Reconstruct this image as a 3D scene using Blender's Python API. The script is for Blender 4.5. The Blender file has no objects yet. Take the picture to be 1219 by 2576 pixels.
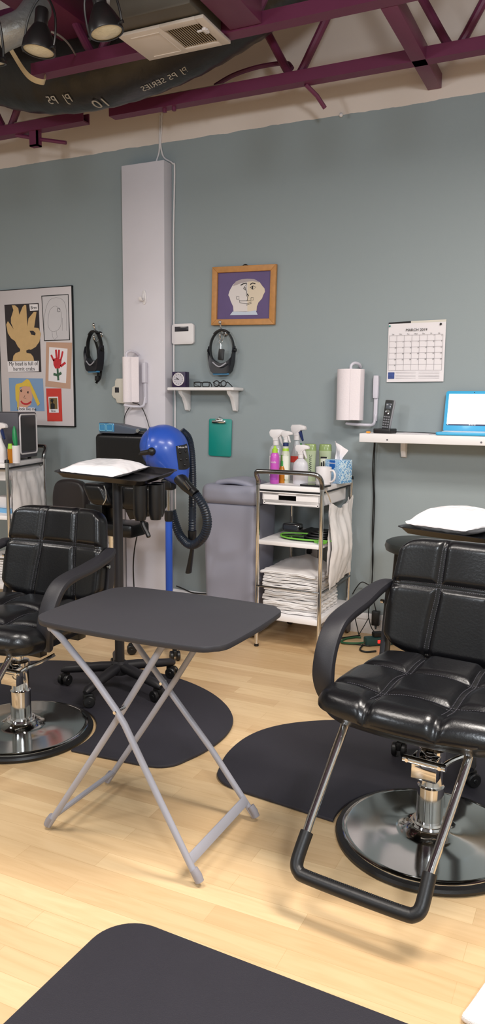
import bpy, bmesh, math, random
from mathutils import Matrix, Vector, noise
random.seed(7)
PI = math.pi
SC = bpy.context.scene
COL = SC.collection

# ---------------------------------------------------------------- camera, light, exposure
cam_data = bpy.data.cameras.new('camera')
cam = bpy.data.objects.new('camera', cam_data); COL.objects.link(cam)
cam_data.sensor_fit = 'VERTICAL'; cam_data.sensor_height = 36.0
cam_data.lens = 1935 / 2576 * 36.0
cam_data.clip_start = 0.02
_y, _p, _r = math.radians(25.318), math.radians(8.0915), math.radians(0.493)
_f = Vector((-math.sin(_y)*math.cos(_p), math.cos(_y)*math.cos(_p), -math.sin(_p)))
_rt = Vector((math.cos(_y), math.sin(_y), 0)); _up = _rt.cross(_f)
_r2 = math.cos(_r)*_rt + math.sin(_r)*_up; _u2 = -math.sin(_r)*_rt + math.cos(_r)*_up
cam.matrix_world = Matrix((( _r2.x, _u2.x, -_f.x, 0), (_r2.y, _u2.y, -_f.y, 0), (_r2.z, _u2.z, -_f.z, 1.31), (0, 0, 0, 1)))
SC.camera = cam
SC.view_settings.view_transform = 'Standard'
SC.view_settings.look = 'None'
SC.view_settings.gamma = 1.0
SC.view_settings.use_curve_mapping = False
SC.view_settings.exposure = 0.0

world = bpy.data.worlds.new('world'); SC.world = world; world.use_nodes = True
world.node_tree.nodes['Background'].inputs[0].default_value = (0.75, 0.8, 0.85, 1)
world.node_tree.nodes['Background'].inputs[1].default_value = 0.05

def area(name, loc, size, power, col, rot=(0, 0, 0), spread=170):
    l = bpy.data.lights.new(name, 'AREA'); l.shape = 'RECTANGLE'; l.size, l.size_y = size
    l.energy = power; l.color = col; l.spread = math.radians(spread)
    o = bpy.data.objects.new(name, l); COL.objects.link(o); o.location = loc; o.rotation_euler = rot
    return o
WARM = (1.0, 0.93, 0.86)
COOL = (0.88, 0.94, 1.0)
area('ceiling_panel_right', (0.35, 2.0, 2.86), (1.1, 0.5), 78, WARM)
area('ceiling_panel_middle', (-1.35, 1.1, 2.86), (1.1, 0.5), 44, WARM)
area('ceiling_panel_left', (-3.6, 1.6, 2.86), (1.1, 0.5), 34, WARM)
def point_light(name, loc, radius, power, col):
    l = bpy.data.lights.new(name, 'POINT'); l.shadow_soft_size = radius; l.energy = power; l.color = col
    o = bpy.data.objects.new(name, l); COL.objects.link(o); o.location = loc
    return o
point_light('front_fill', (0.9, -0.7, 2.35), 0.22, 210, COOL)  # unseen point light added as frontal fill, also brightens wall and beams
point_light('front_fill', (-2.6, -0.9, 2.35), 0.22, 100, COOL)  # weaker added fill on the left, likewise out of view behind the camera

# ---------------------------------------------------------------- materials
def lin(c):
    return tuple(((v/12.92) if v <= 0.04045 else ((v+0.055)/1.055)**2.4) for v in (x/255 for x in c))
MATS = {}
def mat(name, rgb, rough=0.5, metal=0.0, bump=0.0, bscale=60.0, vary=0.0, vscale=8.0, coat=0.0, emit=0.0, trans=0.0, alpha=1.0, spec=None, stretch=None):
    if name in MATS: return MATS[name]
    m = bpy.data.materials.new(name); m.use_nodes = True
    nt = m.node_tree; b = nt.nodes['Principled BSDF']
    c = (*lin(rgb), 1)
    b.inputs['Base Color'].default_value = c
    b.inputs['Roughness'].default_value = rough
    b.inputs['Metallic'].default_value = metal
    if coat: b.inputs['Coat Weight'].default_value = coat; b.inputs['Coat Roughness'].default_value = 0.12
    if spec is not None: b.inputs['Specular IOR Level'].default_value = spec
    if emit:
        b.inputs['Emission Color'].default_value = c; b.inputs['Emission Strength'].default_value = emit
    if trans: b.inputs['Transmission Weight'].default_value = trans
    if alpha < 1: b.inputs['Alpha'].default_value = alpha
    tc = nt.nodes.new('ShaderNodeTexCoord'); src = tc.outputs['Object']
    if stretch:
        mp = nt.nodes.new('ShaderNodeMapping'); mp.inputs['Scale'].default_value = stretch
        nt.links.new(src, mp.inputs['Vector']); src = mp.outputs['Vector']
    if bump:
        n = nt.nodes.new('ShaderNodeTexNoise'); n.inputs['Scale'].default_value = bscale; n.inputs['Detail'].default_value = 4
        nt.links.new(src, n.inputs['Vector'])
        bp = nt.nodes.new('ShaderNodeBump'); bp.inputs['Strength'].default_value = bump; bp.inputs['Distance'].default_value = 0.004
        nt.links.new(n.outputs['Fac'], bp.inputs['Height']); nt.links.new(bp.outputs['Normal'], b.inputs['Normal'])
    n2 = nt.nodes.new('ShaderNodeTexNoise'); n2.inputs['Scale'].default_value = vscale; n2.inputs['Detail'].default_value = 5
    nt.links.new(src, n2.inputs['Vector'])
    mx = nt.nodes.new('ShaderNodeMix'); mx.data_type = 'RGBA'
    v = max(vary, 0.03)
    mx.inputs[6].default_value = tuple(max(0, x*(1-v)) for x in c[:3]) + (1,)
    mx.inputs[7].default_value = tuple(min(1, x*(1+v)) for x in c[:3]) + (1,)
    nt.links.new(n2.outputs['Fac'], mx.inputs[0]); nt.links.new(mx.outputs[2], b.inputs['Base Color'])
    MATS[name] = m
    return m

def floor_mat():
    m = bpy.data.materials.new('maple_laminate'); m.use_nodes = True; nt = m.node_tree; L = nt.links
    b = nt.nodes['Principled BSDF']; N = nt.nodes.new
    tc = N('ShaderNodeTexCoord')
    br = N('ShaderNodeTexBrick'); br.offset = 0.37; br.squash = 1.0
    br.inputs['Scale'].default_value = 1.0
    br.inputs['Brick Width'].default_value = 0.62; br.inputs['Row Height'].default_value = 0.072
    br.inputs['Mortar Size'].default_value = 0.0006; br.inputs['Mortar Smooth'].default_value = 0.2
    br.inputs['Bias'].default_value = 0.0
    br.inputs['Color1'].default_value = (*lin((207, 174, 131)), 1); br.inputs['Color2'].default_value = (*lin((224, 195, 152)), 1)
    br.inputs['Mortar'].default_value = (*lin((196, 162, 118)), 1)
    L.new(tc.outputs['Object'], br.inputs['Vector'])
    mp = N('ShaderNodeMapping'); mp.inputs['Scale'].default_value = (1.3, 14, 1)
    L.new(tc.outputs['Object'], mp.inputs['Vector'])
    n = N('ShaderNodeTexNoise'); n.inputs['Scale'].default_value = 3.2; n.inputs['Detail'].default_value = 7; n.inputs['Distortion'].default_value = 0.8
    L.new(mp.outputs['Vector'], n.inputs['Vector'])
    cr = N('ShaderNodeValToRGB'); e = cr.color_ramp.elements
    e[0].position = 0.3; e[0].color = (0.91, 0.875, 0.83, 1); e[1].position = 0.62; e[1].color = (1, 1, 1, 1)
    L.new(n.outputs['Fac'], cr.inputs['Fac'])
    mx = N('ShaderNodeMix'); mx.data_type = 'RGBA'; mx.blend_type = 'MULTIPLY'; mx.inputs[0].default_value = 1.0
    L.new(br.outputs['Color'], mx.inputs[6]); L.new(cr.outputs['Color'], mx.inputs[7]); L.new(mx.outputs[2], b.inputs['Base Color'])
    b.inputs['Roughness'].default_value = 0.34; b.inputs['Specular IOR Level'].default_value = 0.4
    return m

def wall_mat():
    m = bpy.data.materials.new('wall_paint'); m.use_nodes = True; nt = m.node_tree; L = nt.links
    b = nt.nodes['Principled BSDF']; N = nt.nodes.new
    g = N('ShaderNodeNewGeometry'); sp = N('ShaderNodeSeparateXYZ'); L.new(g.outputs['Position'], sp.inputs[0])
    n = N('ShaderNodeTexNoise'); n.inputs['Scale'].default_value = 9; n.inputs['Detail'].default_value = 6; L.new(g.outputs['Position'], n.inputs['Vector'])
    ma = N('ShaderNodeMath'); ma.operation = 'MULTIPLY_ADD'; ma.inputs[1].default_value = 0.02
    L.new(n.outputs['Fac'], ma.inputs[0]); L.new(sp.outputs['Z'], ma.inputs[2])
    gt = N('ShaderNodeMath'); gt.operation = 'GREATER_THAN'; gt.inputs[1].default_value = 2.858
    L.new(ma.outputs[0], gt.inputs[0])
    mx = N('ShaderNodeMix'); mx.data_type = 'RGBA'
    mx.inputs[6].default_value = (*lin((146, 156, 159)), 1); mx.inputs[7].default_value = (*lin((226, 212, 202)), 1)
    L.new(gt.outputs[0], mx.inputs[0]); L.new(mx.outputs[2], b.inputs['Base Color'])
    n2 = N('ShaderNodeTexNoise'); n2.inputs['Scale'].default_value = 180; L.new(g.outputs['Position'], n2.inputs['Vector'])
    bp = N('ShaderNodeBump'); bp.inputs['Strength'].default_value = 0.08; bp.inputs['Distance'].default_value = 0.003
    L.new(n2.outputs['Fac'], bp.inputs['Height']); L.new(bp.outputs['Normal'], b.inputs['Normal'])
    b.inputs['Roughness'].default_value = 0.55
    return m

leather = mat('black_vinyl', (13, 13, 16), 0.3, bump=0.12, bscale=140, coat=0.1, vary=0.1)
armblack = mat('black_moulded_plastic', (34, 33, 38), 0.5, bump=0.08, bscale=300)
chrome = mat('polished_chrome', (225, 224, 224), 0.08, 1.0)
satin = mat('worn_chrome', (150, 150, 150), 0.2, 1.0, vary=0.12, vscale=20)
rubber = mat('black_rubber', (20, 19, 20), 0.42, bump=0.1, bscale=200)
matrub = mat('anti_fatigue_mat', (42, 40, 48), 0.62, bump=0.25, bscale=420, vary=0.08, vscale=14)
greymetal = mat('grey_powder_coat', (164, 163, 172), 0.42, 0.0, bump=0.02)
tabletop = mat('black_laminate', (47, 46, 51), 0.5, bump=0.12, bscale=500, vary=0.08, vscale=5)
white = mat('white_enamel', (226, 221, 222), 0.35)
whitew = mat('white_painted_wood', (238, 234, 234), 0.45, bump=0.03, bscale=40)
colwhite = mat('white_column_paint', (219, 214, 221), 0.5, bump=0.04, bscale=120)
purple = mat('purple_steel_paint', (108, 46, 76), 0.42, bump=0.05, bscale=60, vary=0.12)
darksteel = mat('dark_galvanised', (95, 88, 78), 0.5, 0.3, vary=0.15)
ductblack = mat('black_duct_wrap', (34, 30, 27), 0.3, bump=1.0, bscale=14, vary=0.25, vscale=9)
silverfoil = mat('silver_foil_wrap', (150, 150, 148), 0.4, 0.5, bump=0.9, bscale=45, vary=0.25)
printgrey = mat('pale_print', (176, 168, 156), 0.6)
blackpl = mat('black_plastic', (20, 20, 22), 0.4)
blackmetal = mat('black_lamp_enamel', (22, 20, 20), 0.32)
paper = mat('white_paper', (236, 230, 233), 0.7, bump=0.05, bscale=60)
cloth = mat('white_terry', (247, 243, 242), 0.95, bump=0.9, bscale=420, vary=0.05)
plastbag = mat('white_plastic_film', (240, 235, 234), 0.33, bump=0.25, bscale=30, coat=0.25)
padwrap = mat('white_pad_film', (240, 237, 240), 0.28, bump=0.2, bscale=45, coat=0.4)
lilac = mat('grey_bin_plastic', (152, 152, 167), 0.5, bump=0.05, bscale=200)
blue = mat('blue_moulded_plastic', (44, 82, 176), 0.32, coat=0.2)
bluepole = mat('blue_enamel', (40, 84, 186), 0.35)
hosemat = mat('dark_blue_hose', (28, 38, 52), 0.35, bump=0.05)
teal = mat('teal_plastic', (14, 138, 128), 0.35, coat=0.2)
oak = mat('oak_frame', (190, 134, 74), 0.45, vary=0.2, vscale=14, stretch=(3, 3, 3))
ink = mat('black_ink', (30, 28, 30), 0.7)
greyink = mat('grey_pencil', (110, 106, 112), 0.8)

# ---------------------------------------------------------------- mesh helpers
def frame_z(d, up=Vector((0, 0, 1))):
    z = d.normalized()
    if abs(z.dot(up)) > 0.99: up = Vector((0, 1, 0))
    x = up.cross(z).normalized(); y = z.cross(x)
    return Matrix(((x.x, y.x, z.x), (x.y, y.y, z.y), (x.z, y.z, z.z)))

class MB:
    def __init__(s): s.bm = bmesh.new()
    def add(s, verts, faces):
        vs = [s.bm.verts.new(v) for v in verts]
        for f in faces:
            try: s.bm.faces.new([vs[i] for i in f])
            except ValueError: pass
        return s
    def merge(s, t, M=None):
        me = bpy.data.meshes.new('tmp'); t.to_mesh(me); t.free()
        if M is not None: me.transform(M)
        s.bm.from_mesh(me); bpy.data.meshes.remove(me); return s
    def box(s, lo, hi, bevel=0.0, M=None, seg=2):
        t = bmesh.new(); bmesh.ops.create_cube(t, size=1)
        for v in t.verts:
            v.co = Vector([(lo[i]+hi[i])/2 + v.co[i]*(hi[i]-lo[i]) for i in range(3)])
        if bevel: bmesh.ops.bevel(t, geom=t.edges[:], offset=bevel, segments=seg, affect='EDGES', profile=0.5)
        return s.merge(t, M)
    def prism(s, poly, z0, z1, bevel=0.0, M=None, seg=2):
        t = bmesh.new()
        a = [t.verts.new((p[0], p[1], z0)) for p in poly]; b = [t.verts.new((p[0], p[1], z1)) for p in poly]
        n = len(poly)
        t.faces.new(a[::-1]); t.faces.new(b)
        for i in range(n): t.faces.new((a[i], a[(i+1) % n], b[(i+1) % n], b[i]))
        bmesh.ops.recalc_face_normals(t, faces=t.faces[:])
        if bevel:
            es = [e for e in t.edges if abs(e.verts[0].co.z - e.verts[1].co.z) < 1e-7]
            bmesh.ops.bevel(t, geom=es, offset=bevel, segments=seg, affect='EDGES', profile=0.5)
        return s.merge(t, M)
    def tube(s, pts, r, n=10, closed=False, flat=None, M=None, cap=True):
        P = [Vector(p) for p in pts]; k = len(P)
        R = r if isinstance(r, (list, tuple)) else [r]*k
        t = bmesh.new(); rings = []; up = None
        for i in range(k):
            if closed: d = P[(i+1) % k] - P[i-1]
            else: d = P[min(i+1, k-1)] - P[max(i-1, 0)]
            d.normalize()
            if up is None:
                up = Vector((0, 0, 1)) if abs(d.z) < 0.9 else Vector((1, 0, 0))
            x = up.cross(d)
            if x.length < 1e-4: x = Vector((1, 0, 0)).cross(d)
            x.normalize(); y = d.cross(x); up = y
            fx, fy = flat if flat else (1, 1)
            rings.append([t.verts.new(P[i] + R[i]*(fx*math.cos(2*PI*j/n)*x + fy*math.sin(2*PI*j/n)*y)) for j in range(n)])
        for i in range(k if closed else k-1):
            A, B = rings[i], rings[(i+1) % k]
            for j in range(n): t.faces.new((A[j], A[(j+1) % n], B[(j+1) % n], B[j]))
        if not closed and cap: t.faces.new(rings[0][::-1]); t.faces.new(rings[-1])
        return s.merge(t, M)
    def lathe(s, prof, n=32, M=None, loc=None):
        t = bmesh.new(); rings = []
        for r, z in prof:
            rings.append([t.verts.new((0, 0, z))] if r < 1e-6 else [t.verts.new((r*math.cos(2*PI*j/n), r*math.sin(2*PI*j/n), z)) for j in range(n)])
        for A, B in zip(rings, rings[1:]):
            for j in range(n):
                if len(A) == 1 and len(B) == 1: continue
                if len(A) == 1: t.faces.new((A[0], B[j], B[(j+1) % n]))
                elif len(B) == 1: t.faces.new((A[j], A[(j+1) % n], B[0]))
                else: t.faces.new((A[j], A[(j+1) % n], B[(j+1) % n], B[j]))
        if len(rings[0]) > 1: t.faces.new(rings[0][::-1])
        if len(rings[-1]) > 1: t.faces.new(rings[-1])
        bmesh.ops.recalc_face_normals(t, faces=t.faces[:])
        if loc is not None: M = Matrix.Translation(loc) @ (M or Matrix())
        return s.merge(t, M)
    def cyl(s, a, b, r, n=20, r2=None):
        a, b = Vector(a), Vector(b)
        return s.tube([a, b], [r, r if r2 is None else r2], n)
    def ball(s, c, r, sc=(1, 1, 1), n=16):
        prof = [(r*math.sin(PI*i/n), -r*math.cos(PI*i/n)) for i in range(n+1)]
        prof[0] = (0, -r); prof[-1] = (0, r)
        return s.lathe(prof, n*2, Matrix.Translation(c) @ Matrix.Diagonal((*sc, 1)))
    def rbox(s, size, r, n, f=None, M=None):
        hx, hy, hz = (v/2 for v in size); nx, ny, nz = n
        t = bmesh.new(); bmesh.ops.create_cube(t, size=2)
        t.free(); t = bmesh.new(); cache = {}
        def vert(i, j, k):
            key = (i, j, k)
            if key not in cache:
                p = Vector((-hx+2*hx*i/nx, -hy+2*hy*j/ny, -hz+2*hz*k/nz))
                rr = min(r, hx, hy, hz)
                q = Vector((max(-hx+rr, min(hx-rr, p.x)), max(-hy+rr, min(hy-rr, p.y)), max(-hz+rr, min(hz-rr, p.z))))
                d = p-q
                if d.length > 1e-9: p = q + d.normalized()*rr
                if f: p = Vector(f(p.x, p.y, p.z))
                cache[key] = t.verts.new(p)
            return cache[key]
        for i in range(nx):
            for j in range(ny):
                t.faces.new((vert(i, j, 0), vert(i, j+1, 0), vert(i+1, j+1, 0), vert(i+1, j, 0)))
                t.faces.new((vert(i, j, nz), vert(i+1, j, nz), vert(i+1, j+1, nz), vert(i, j+1, nz)))
        for i in range(nx):
            for k in range(nz):
                t.faces.new((vert(i, 0, k), vert(i+1, 0, k), vert(i+1, 0, k+1), vert(i, 0, k+1)))
                t.faces.new((vert(i, ny, k), vert(i, ny, k+1), vert(i+1, ny, k+1), vert(i+1, ny, k)))
        for j in range(ny):
            for k in range(nz):
                t.faces.new((vert(0, j, k), vert(0, j, k+1), vert(0, j+1, k+1), vert(0, j+1, k)))
                t.faces.new((vert(nx, j, k), vert(nx, j+1, k), vert(nx, j+1, k+1), vert(nx, j, k+1)))
        return s.merge(t, M)
    def sheet(s, fn, nu, nv, thick=0.0, M=None):
        t = bmesh.new(); G = [[t.verts.new(fn(i/nu, j/nv)) for j in range(nv+1)] for i in range(nu+1)]
        for i in range(nu):
            for j in range(nv): t.faces.new((G[i][j], G[i+1][j], G[i+1][j+1], G[i][j+1]))
        if thick:
            bmesh.ops.recalc_face_normals(t, faces=t.faces[:])
            bmesh.ops.solidify(t, geom=t.faces[:], thickness=thick)
        return s.merge(t, M)
    def strap(s, pts, w, th, wdir=(1, 0, 0), M=None):
        # rounded rectangular band along pts, width along wdir (w may vary per point)
        P = [Vector(p) for p in pts]; k = len(P); t = bmesh.new(); rings = []
        W = w if isinstance(w, (list, tuple)) else [w]*k
        wd = Vector(wdir).normalized()
        for i in range(k):
            d = (P[min(i+1, k-1)] - P[max(i-1, 0)]).normalized()
            x = (wd - d*wd.dot(d)).normalized(); y = d.cross(x)
            a, b = W[i]/2, th/2; c = min(a, b)*0.75; ring = []
            for qx, qy, a0 in ((1, 1, 0), (-1, 1, 90), (-1, -1, 180), (1, -1, 270)):
                for st in (0, 45, 90):
                    an = math.radians(a0+st)
                    ring.append(t.verts.new(P[i] + x*(qx*(a-c)+c*math.cos(an)) + y*(qy*(b-c)+c*math.sin(an))))
            rings.append(ring)
        n = 12
        for A, B in zip(rings, rings[1:]):
            for j in range(n): t.faces.new((A[j], A[(j+1) % n], B[(j+1) % n], B[j]))
        t.faces.new(rings[0][::-1]); t.faces.new(rings[-1])
        bmesh.ops.recalc_face_normals(t, faces=t.faces[:])
        return s.merge(t, M)
    def text(s, txt, size, M, extrude=0.0004, sx=1.0, shear=0.0, fn=None):
        cu = bpy.data.curves.new('t', 'FONT'); cu.body = txt; cu.size = size; cu.align_x = 'CENTER'; cu.align_y = 'CENTER'
        cu.extrude = extrude; cu.shear = shear; cu.resolution_u = 3
        o = bpy.data.objects.new('t', cu); COL.objects.link(o)
        bpy.context.view_layer.update()
        me = bpy.data.meshes.new_from_object(o.evaluated_get(bpy.context.evaluated_depsgraph_get()))
        bpy.data.objects.remove(o); bpy.data.curves.remove(cu)
        me.transform(Matrix.Diagonal((sx, 1, 1, 1)))
        if fn:
            for v in me.vertices: v.co = fn(*v.co)
        else: me.transform(M)
        s.bm.from_mesh(me); bpy.data.meshes.remove(me); return s
    def build(s, name, m, parent=None, world=False, smooth=35, label=None):
        me = bpy.data.meshes.new(name); s.bm.to_mesh(me); s.bm.free()
        if world and parent is not None: me.transform(MW[parent.name].inverted())
        for p in me.polygons: p.use_smooth = True
        me.set_sharp_from_angle(angle=math.radians(smooth))
        me.materials.append(m)
        o = bpy.data.objects.new(name, me); COL.objects.link(o)
        if parent is not None: o.parent = parent; MW[o.name] = MW[parent.name].copy()
        else: MW[o.name] = Matrix()
        if label: o['label'] = label
        return o
MW = {}
def tag(o, label, cat, group=None):
    o['label'] = label; o['category'] = cat
    if group: o['group'] = group
    return o
def thing(name, label, cat, loc=(0, 0, 0), rz=0.0, group=None, rot=None):
    o = bpy.data.objects.new(name, None); COL.objects.link(o); o.empty_display_size = 0.05
    R = rot if rot is not None else Matrix.Rotation(rz, 4, 'Z')
    M = Matrix.Translation(loc) @ R
    o.matrix_world = M; MW[o.name] = M
    return tag(o, label, cat, group)
def single(mb, name, m, label, cat, loc=None, group=None, smooth=35):
    # a thing that is one mesh: vertices given in world space, origin moved to loc
    if loc is not None: 
        for v in mb.bm.verts: v.co -= Vector(loc)
    o = mb.build(name, m, smooth=smooth)
    if loc is not None: o.location = loc
    return tag(o, label, cat, group)
def struct(mb, name, m, smooth=35):
    o = mb.build(name, m, smooth=smooth); o['kind'] = 'structure'; return o
def copy_tree(o, parent=None):
    c = o.copy(); COL.objects.link(c)
    if parent is not None: c.parent = parent
    MW[c.name] = MW[o.name].copy()
    for ch in list(o.children): copy_tree(ch, c)
    return c
def place(o, loc, rz):
    o.location = loc; o.rotation_euler = (0, 0, rz); MW[o.name] = Matrix.Translation(loc) @ Matrix.Rotation(rz, 4, 'Z')
def smooth_path(pts, n=6, closed=False):
    P = [Vector(p) for p in pts]; k = len(P); out = []
    for i in range(k if closed else k-1):
        g = lambda q: P[q % k] if closed else P[max(0, min(k-1, q))]
        a, b, c, d = g(i-1), g(i), g(i+1), g(i+2)
        for j in range(n):
            t = j/n
            out.append(0.5*((2*b)+(c-a)*t+(2*a-5*b+4*c-d)*t*t+(3*b-a-3*c+d)*t**3))
    if not closed: out.append(P[-1])
    return out
def circ(c, r, n=24, x=(1, 0, 0), y=(0, 1, 0), a0=0, a1=360):
    c, x, y = Vector(c), Vector(x), Vector(y)
    m = n if abs(a1-a0) >= 360 else n+1
    return [c + r*(math.cos(math.radians(a0+(a1-a0)*i/n))*x + math.sin(math.radians(a0+(a1-a0)*i/n))*y) for i in range(m)]
def rrect(hx, hy, r, n=5, cx=0, cy=0):
    out = []
    for qx, qy, a0 in ((1, 1, 0), (-1, 1, 90), (-1, -1, 180), (1, -1, 270)):
        for i in range(n+1):
            an = math.radians(a0+90*i/n); out.append((cx+qx*(hx-r)+r*math.cos(an), cy+qy*(hy-r)+r*math.sin(an)))
    return out
# plane parallel to the back wall: local x -> world x, local y -> world z, local z -> towards the room
def WM(x, y, z): return Matrix(((1, 0, 0, x), (0, 0, -1, y), (0, 1, 0, z), (0, 0, 0, 1)))
WALLM = WM(0, 0, 0)
D = 4.2
def wprism(mb, pts, y, th, bevel=0.0):
    # polygon of world points (their x and z), facing the room, back at depth y
    return mb.prism([(p[0], p[2]) for p in pts], 0, th, bevel, WM(0, y, 0))
def wline(mb, pts, y, w):
    return mb.tube([(p[0], y, p[2]) for p in pts], w, 6)

# ================================================================ the setting
struct(MB().box((-6, -3, -0.05), (3, 4.25, 0)), 'floor', floor_mat())
struct(MB().box((-6, D, 0), (3, D+0.1, 4.0)), 'wall_back', wall_mat())
sidepaint = mat('side_wall_paint', (176, 178, 174), 0.6)
deck = mat('dark_roof_deck', (52, 34, 40), 0.7)
struct(MB().box((-6.1, -3, 0), (-6, D+0.1, 4.0)), 'wall_left', sidepaint)
struct(MB().box((3, -3, 0), (3.1, D+0.1, 4.0)), 'wall_right', sidepaint)
struct(MB().box((-6.1, -3.1, 0), (3.1, -3, 4.0)), 'wall_front', sidepaint)
struct(MB().box((-6.1, -3.1, 4.0), (3.1, D+0.1, 4.1)), 'ceiling', deck)
bb = [(0, 0), (0.014, 0), (0.014, 0.07), (0.011, 0.078), (0.014, 0.086), (0.010, 0.098), (0.005, 0.112), (0, 0.116)]
mb = MB()
mb.prism([(p[0], p[1]) for p in bb], -6, 3, 0, Matrix(((0, 0, 1, 0), (-1, 0, 0, D), (0, 1, 0, 0), (0, 0, 0, 1))))
struct(mb, 'baseboard_back', whitew)
# boxed white column against the wall
CX0, CX1, CY = -2.775, -2.476, 4.11
mb = MB().box((CX0, CY, 0), (CX1, D+0.01, 2.722), 0.003)
struct(mb, 'wall_column', colwhite)

# ================================================================ roof steel
def chord(x0, x1, y0, y1, z0, z1):
    t = 0.008
    mb = MB()
    # two angles back to back: front web, bottom flange, rear web
    mb.box((x0, y0, z0), (x1, y0+t, z1)); mb.box((x0, y0+t, z0), (x1, y1-t, z0+t)); mb.box((x0, y1-t, z0), (x1, y1, z1))
    return mb
def joist(label, x0, x1, y0, y1, vs, z0=2.9, zh=0.057, dx=0.405, top=True, group=None):
    t = thing('roof_joist', label, 'ceiling beam', ((x0+x1)/2, (y0+y1)/2, z0), 0, group)
    chord(x0, x1, y0, y1, z0, z0+zh).build('bottom_chord', purple, t, True)
    ym = (y0+y1)/2
    for v in vs:
        for sgn in (-1, 1):
            if not (x0-0.3 < v+sgn*0.2 < x1+0.3): continue
            MB().tube([(v+sgn*0.012, ym, z0+0.03), (v+sgn*0.05, ym, z0+0.09), (v+sgn*(dx-0.03), ym, z0+0.66)], 0.021, 10).build('web_bar', purple, t, True)
    if top: chord(x0, x1, y0, y1, z0+0.64, z0+0.70).build('top_chord', purple, t, True)
    return t
ja = joist('long purple joist along the back wall, above the white column', -2.665, 1.9, 3.83, 3.895, (-1.555, -0.765, 0.03, 0.84))
for x in (-2.32, -2.26): MB().cyl((x, 3.862, 2.905), (x, 3.862, 2.882), 0.012, 8).build('bolt', purple, ja, True)
MB().tube([(-1.5, 3.87, 2.9), (-1.46, 3.93, 2.86), (-1.43, 3.97, 2.81)], 0.011, 8).build('stub_rod', purple, ja, True)
jb = joist('short purple joist end at the upper left, with hanging bracket', -5.6, -2.845, 3.83, 3.895, (-5.05, -4.22, -3.43))
mb = MB().box((-3.245, 3.84, 2.815), (-3.185, 3.85, 2.905)); mb.box((-3.245, 3.84, 2.815), (-3.185, 3.88, 2.823)); mb.box((-3.195, 3.84, 2.815), (-3.185, 3.88, 2.905))
mb.build('hanger_bracket', purple, jb, True)
MB().tube([(-3.36, 3.86, 2.9), (-3.2, 3.87, 2.86), (-3.02, 3.9, 2.825)], 0.011, 8).build('stub_rod', purple, jb, True)
jc = joist('purple joist nearest the camera, behind the white air vent', -2.70, 1.9, 3.22, 3.29, (-2.33, -1.53, -0.73, 0.07, 0.87))
mb = MB().box((-0.958, 3.295, 2.9), (-0.888, 4.199, 2.972), 0.003)
single(mb, 'bridging_beam', purple, 'short purple beam running from the joist straight to the back wall', 'ceiling beam', (-0.92, 3.75, 2.93))
mb = MB().box((-1.60, 1.2, 2.905), (-1.45, 3.215, 3.03), 0.004)
o = single(mb, 'bridging_beam', purple, 'wide purple beam beside the white air vent', 'ceiling beam', (-1.52, 2.2, 2.95))
mb = MB().box((-2.62, 1.2, 3.10), (-2.40, 3.5, 3.24), 0.004)
o = single(mb, 'bridging_beam', purple, 'purple beam high behind the two spotlights', 'ceiling beam', (-2.5, 2.3, 3.17))

# ---- air vent and its boot
vt = thing('air_vent', 'white rectangular air vent with half louvres under the ceiling', 'air vent', (-1.84, 3.14, 2.885))
VX0, VX1, VY0, VY1 = -2.045, -1.625, 3.015, 3.272
mb = MB()
gx0, gx1, gy0, gy1 = -1.835, -1.665, 3.055, 3.235
mb.box((VX0, VY0, 2.878), (gx0, VY1, 2.892), 0.002); mb.box((gx1, VY0, 2.878), (VX1, VY1, 2.892), 0.002)
mb.box((gx0, VY0, 2.878), (gx1, gy0, 2.892), 0.002); mb.box((gx0, gy1, 2.878), (gx1, VY1, 2.892), 0.002)
mb.tube([(-2.0, 3.05, 2.878), (-1.86, 3.05, 2.878), (-1.86, 3.24, 2.878), (-2.0, 3.24, 2.878)], 0.003, 6, closed=False)
mb.build('vent_plate', mat('vent_white', (214, 202, 192), 0.45), vt, True)
mb = MB()
for i in range(15):
    x = gx0 + 0.006 + i*(gx1-gx0-0.012)/14
    mb.box((-0.0045, gy0, -0.0012), (0.0045, gy1, 0.0012), 0, Matrix.Translation((x, 0, 2.886)) @ Matrix.Rotation(0.7, 4, 'Y'))
mb.build('louvres', mat('louvre_beige', (190, 174, 150), 0.5), vt, True)
MB().box((gx0, gy0, 2.894), (gx1, gy1, 2.897)).build('damper_plate', mat('dusty_inside', (96, 82, 64), 0.8), vt, True)
mb = MB().box((-1.672, 3.09, 2.868), (-1.655, 3.13, 2.879), 0.002); mb.box((-1.70, 3.10, 2.870), (-1.65, 3.108, 2.876))
mb.build('damper_lever', white, vt, True)
mb = MB().box((-2.03, 2.93, 2.898), (-1.64, 3.215, 3.26), 0.01)
single(mb, 'duct_boot', darksteel, 'dull grey metal duct box above the white air vent', 'duct', (-1.84, 3.07, 3.05))

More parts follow.
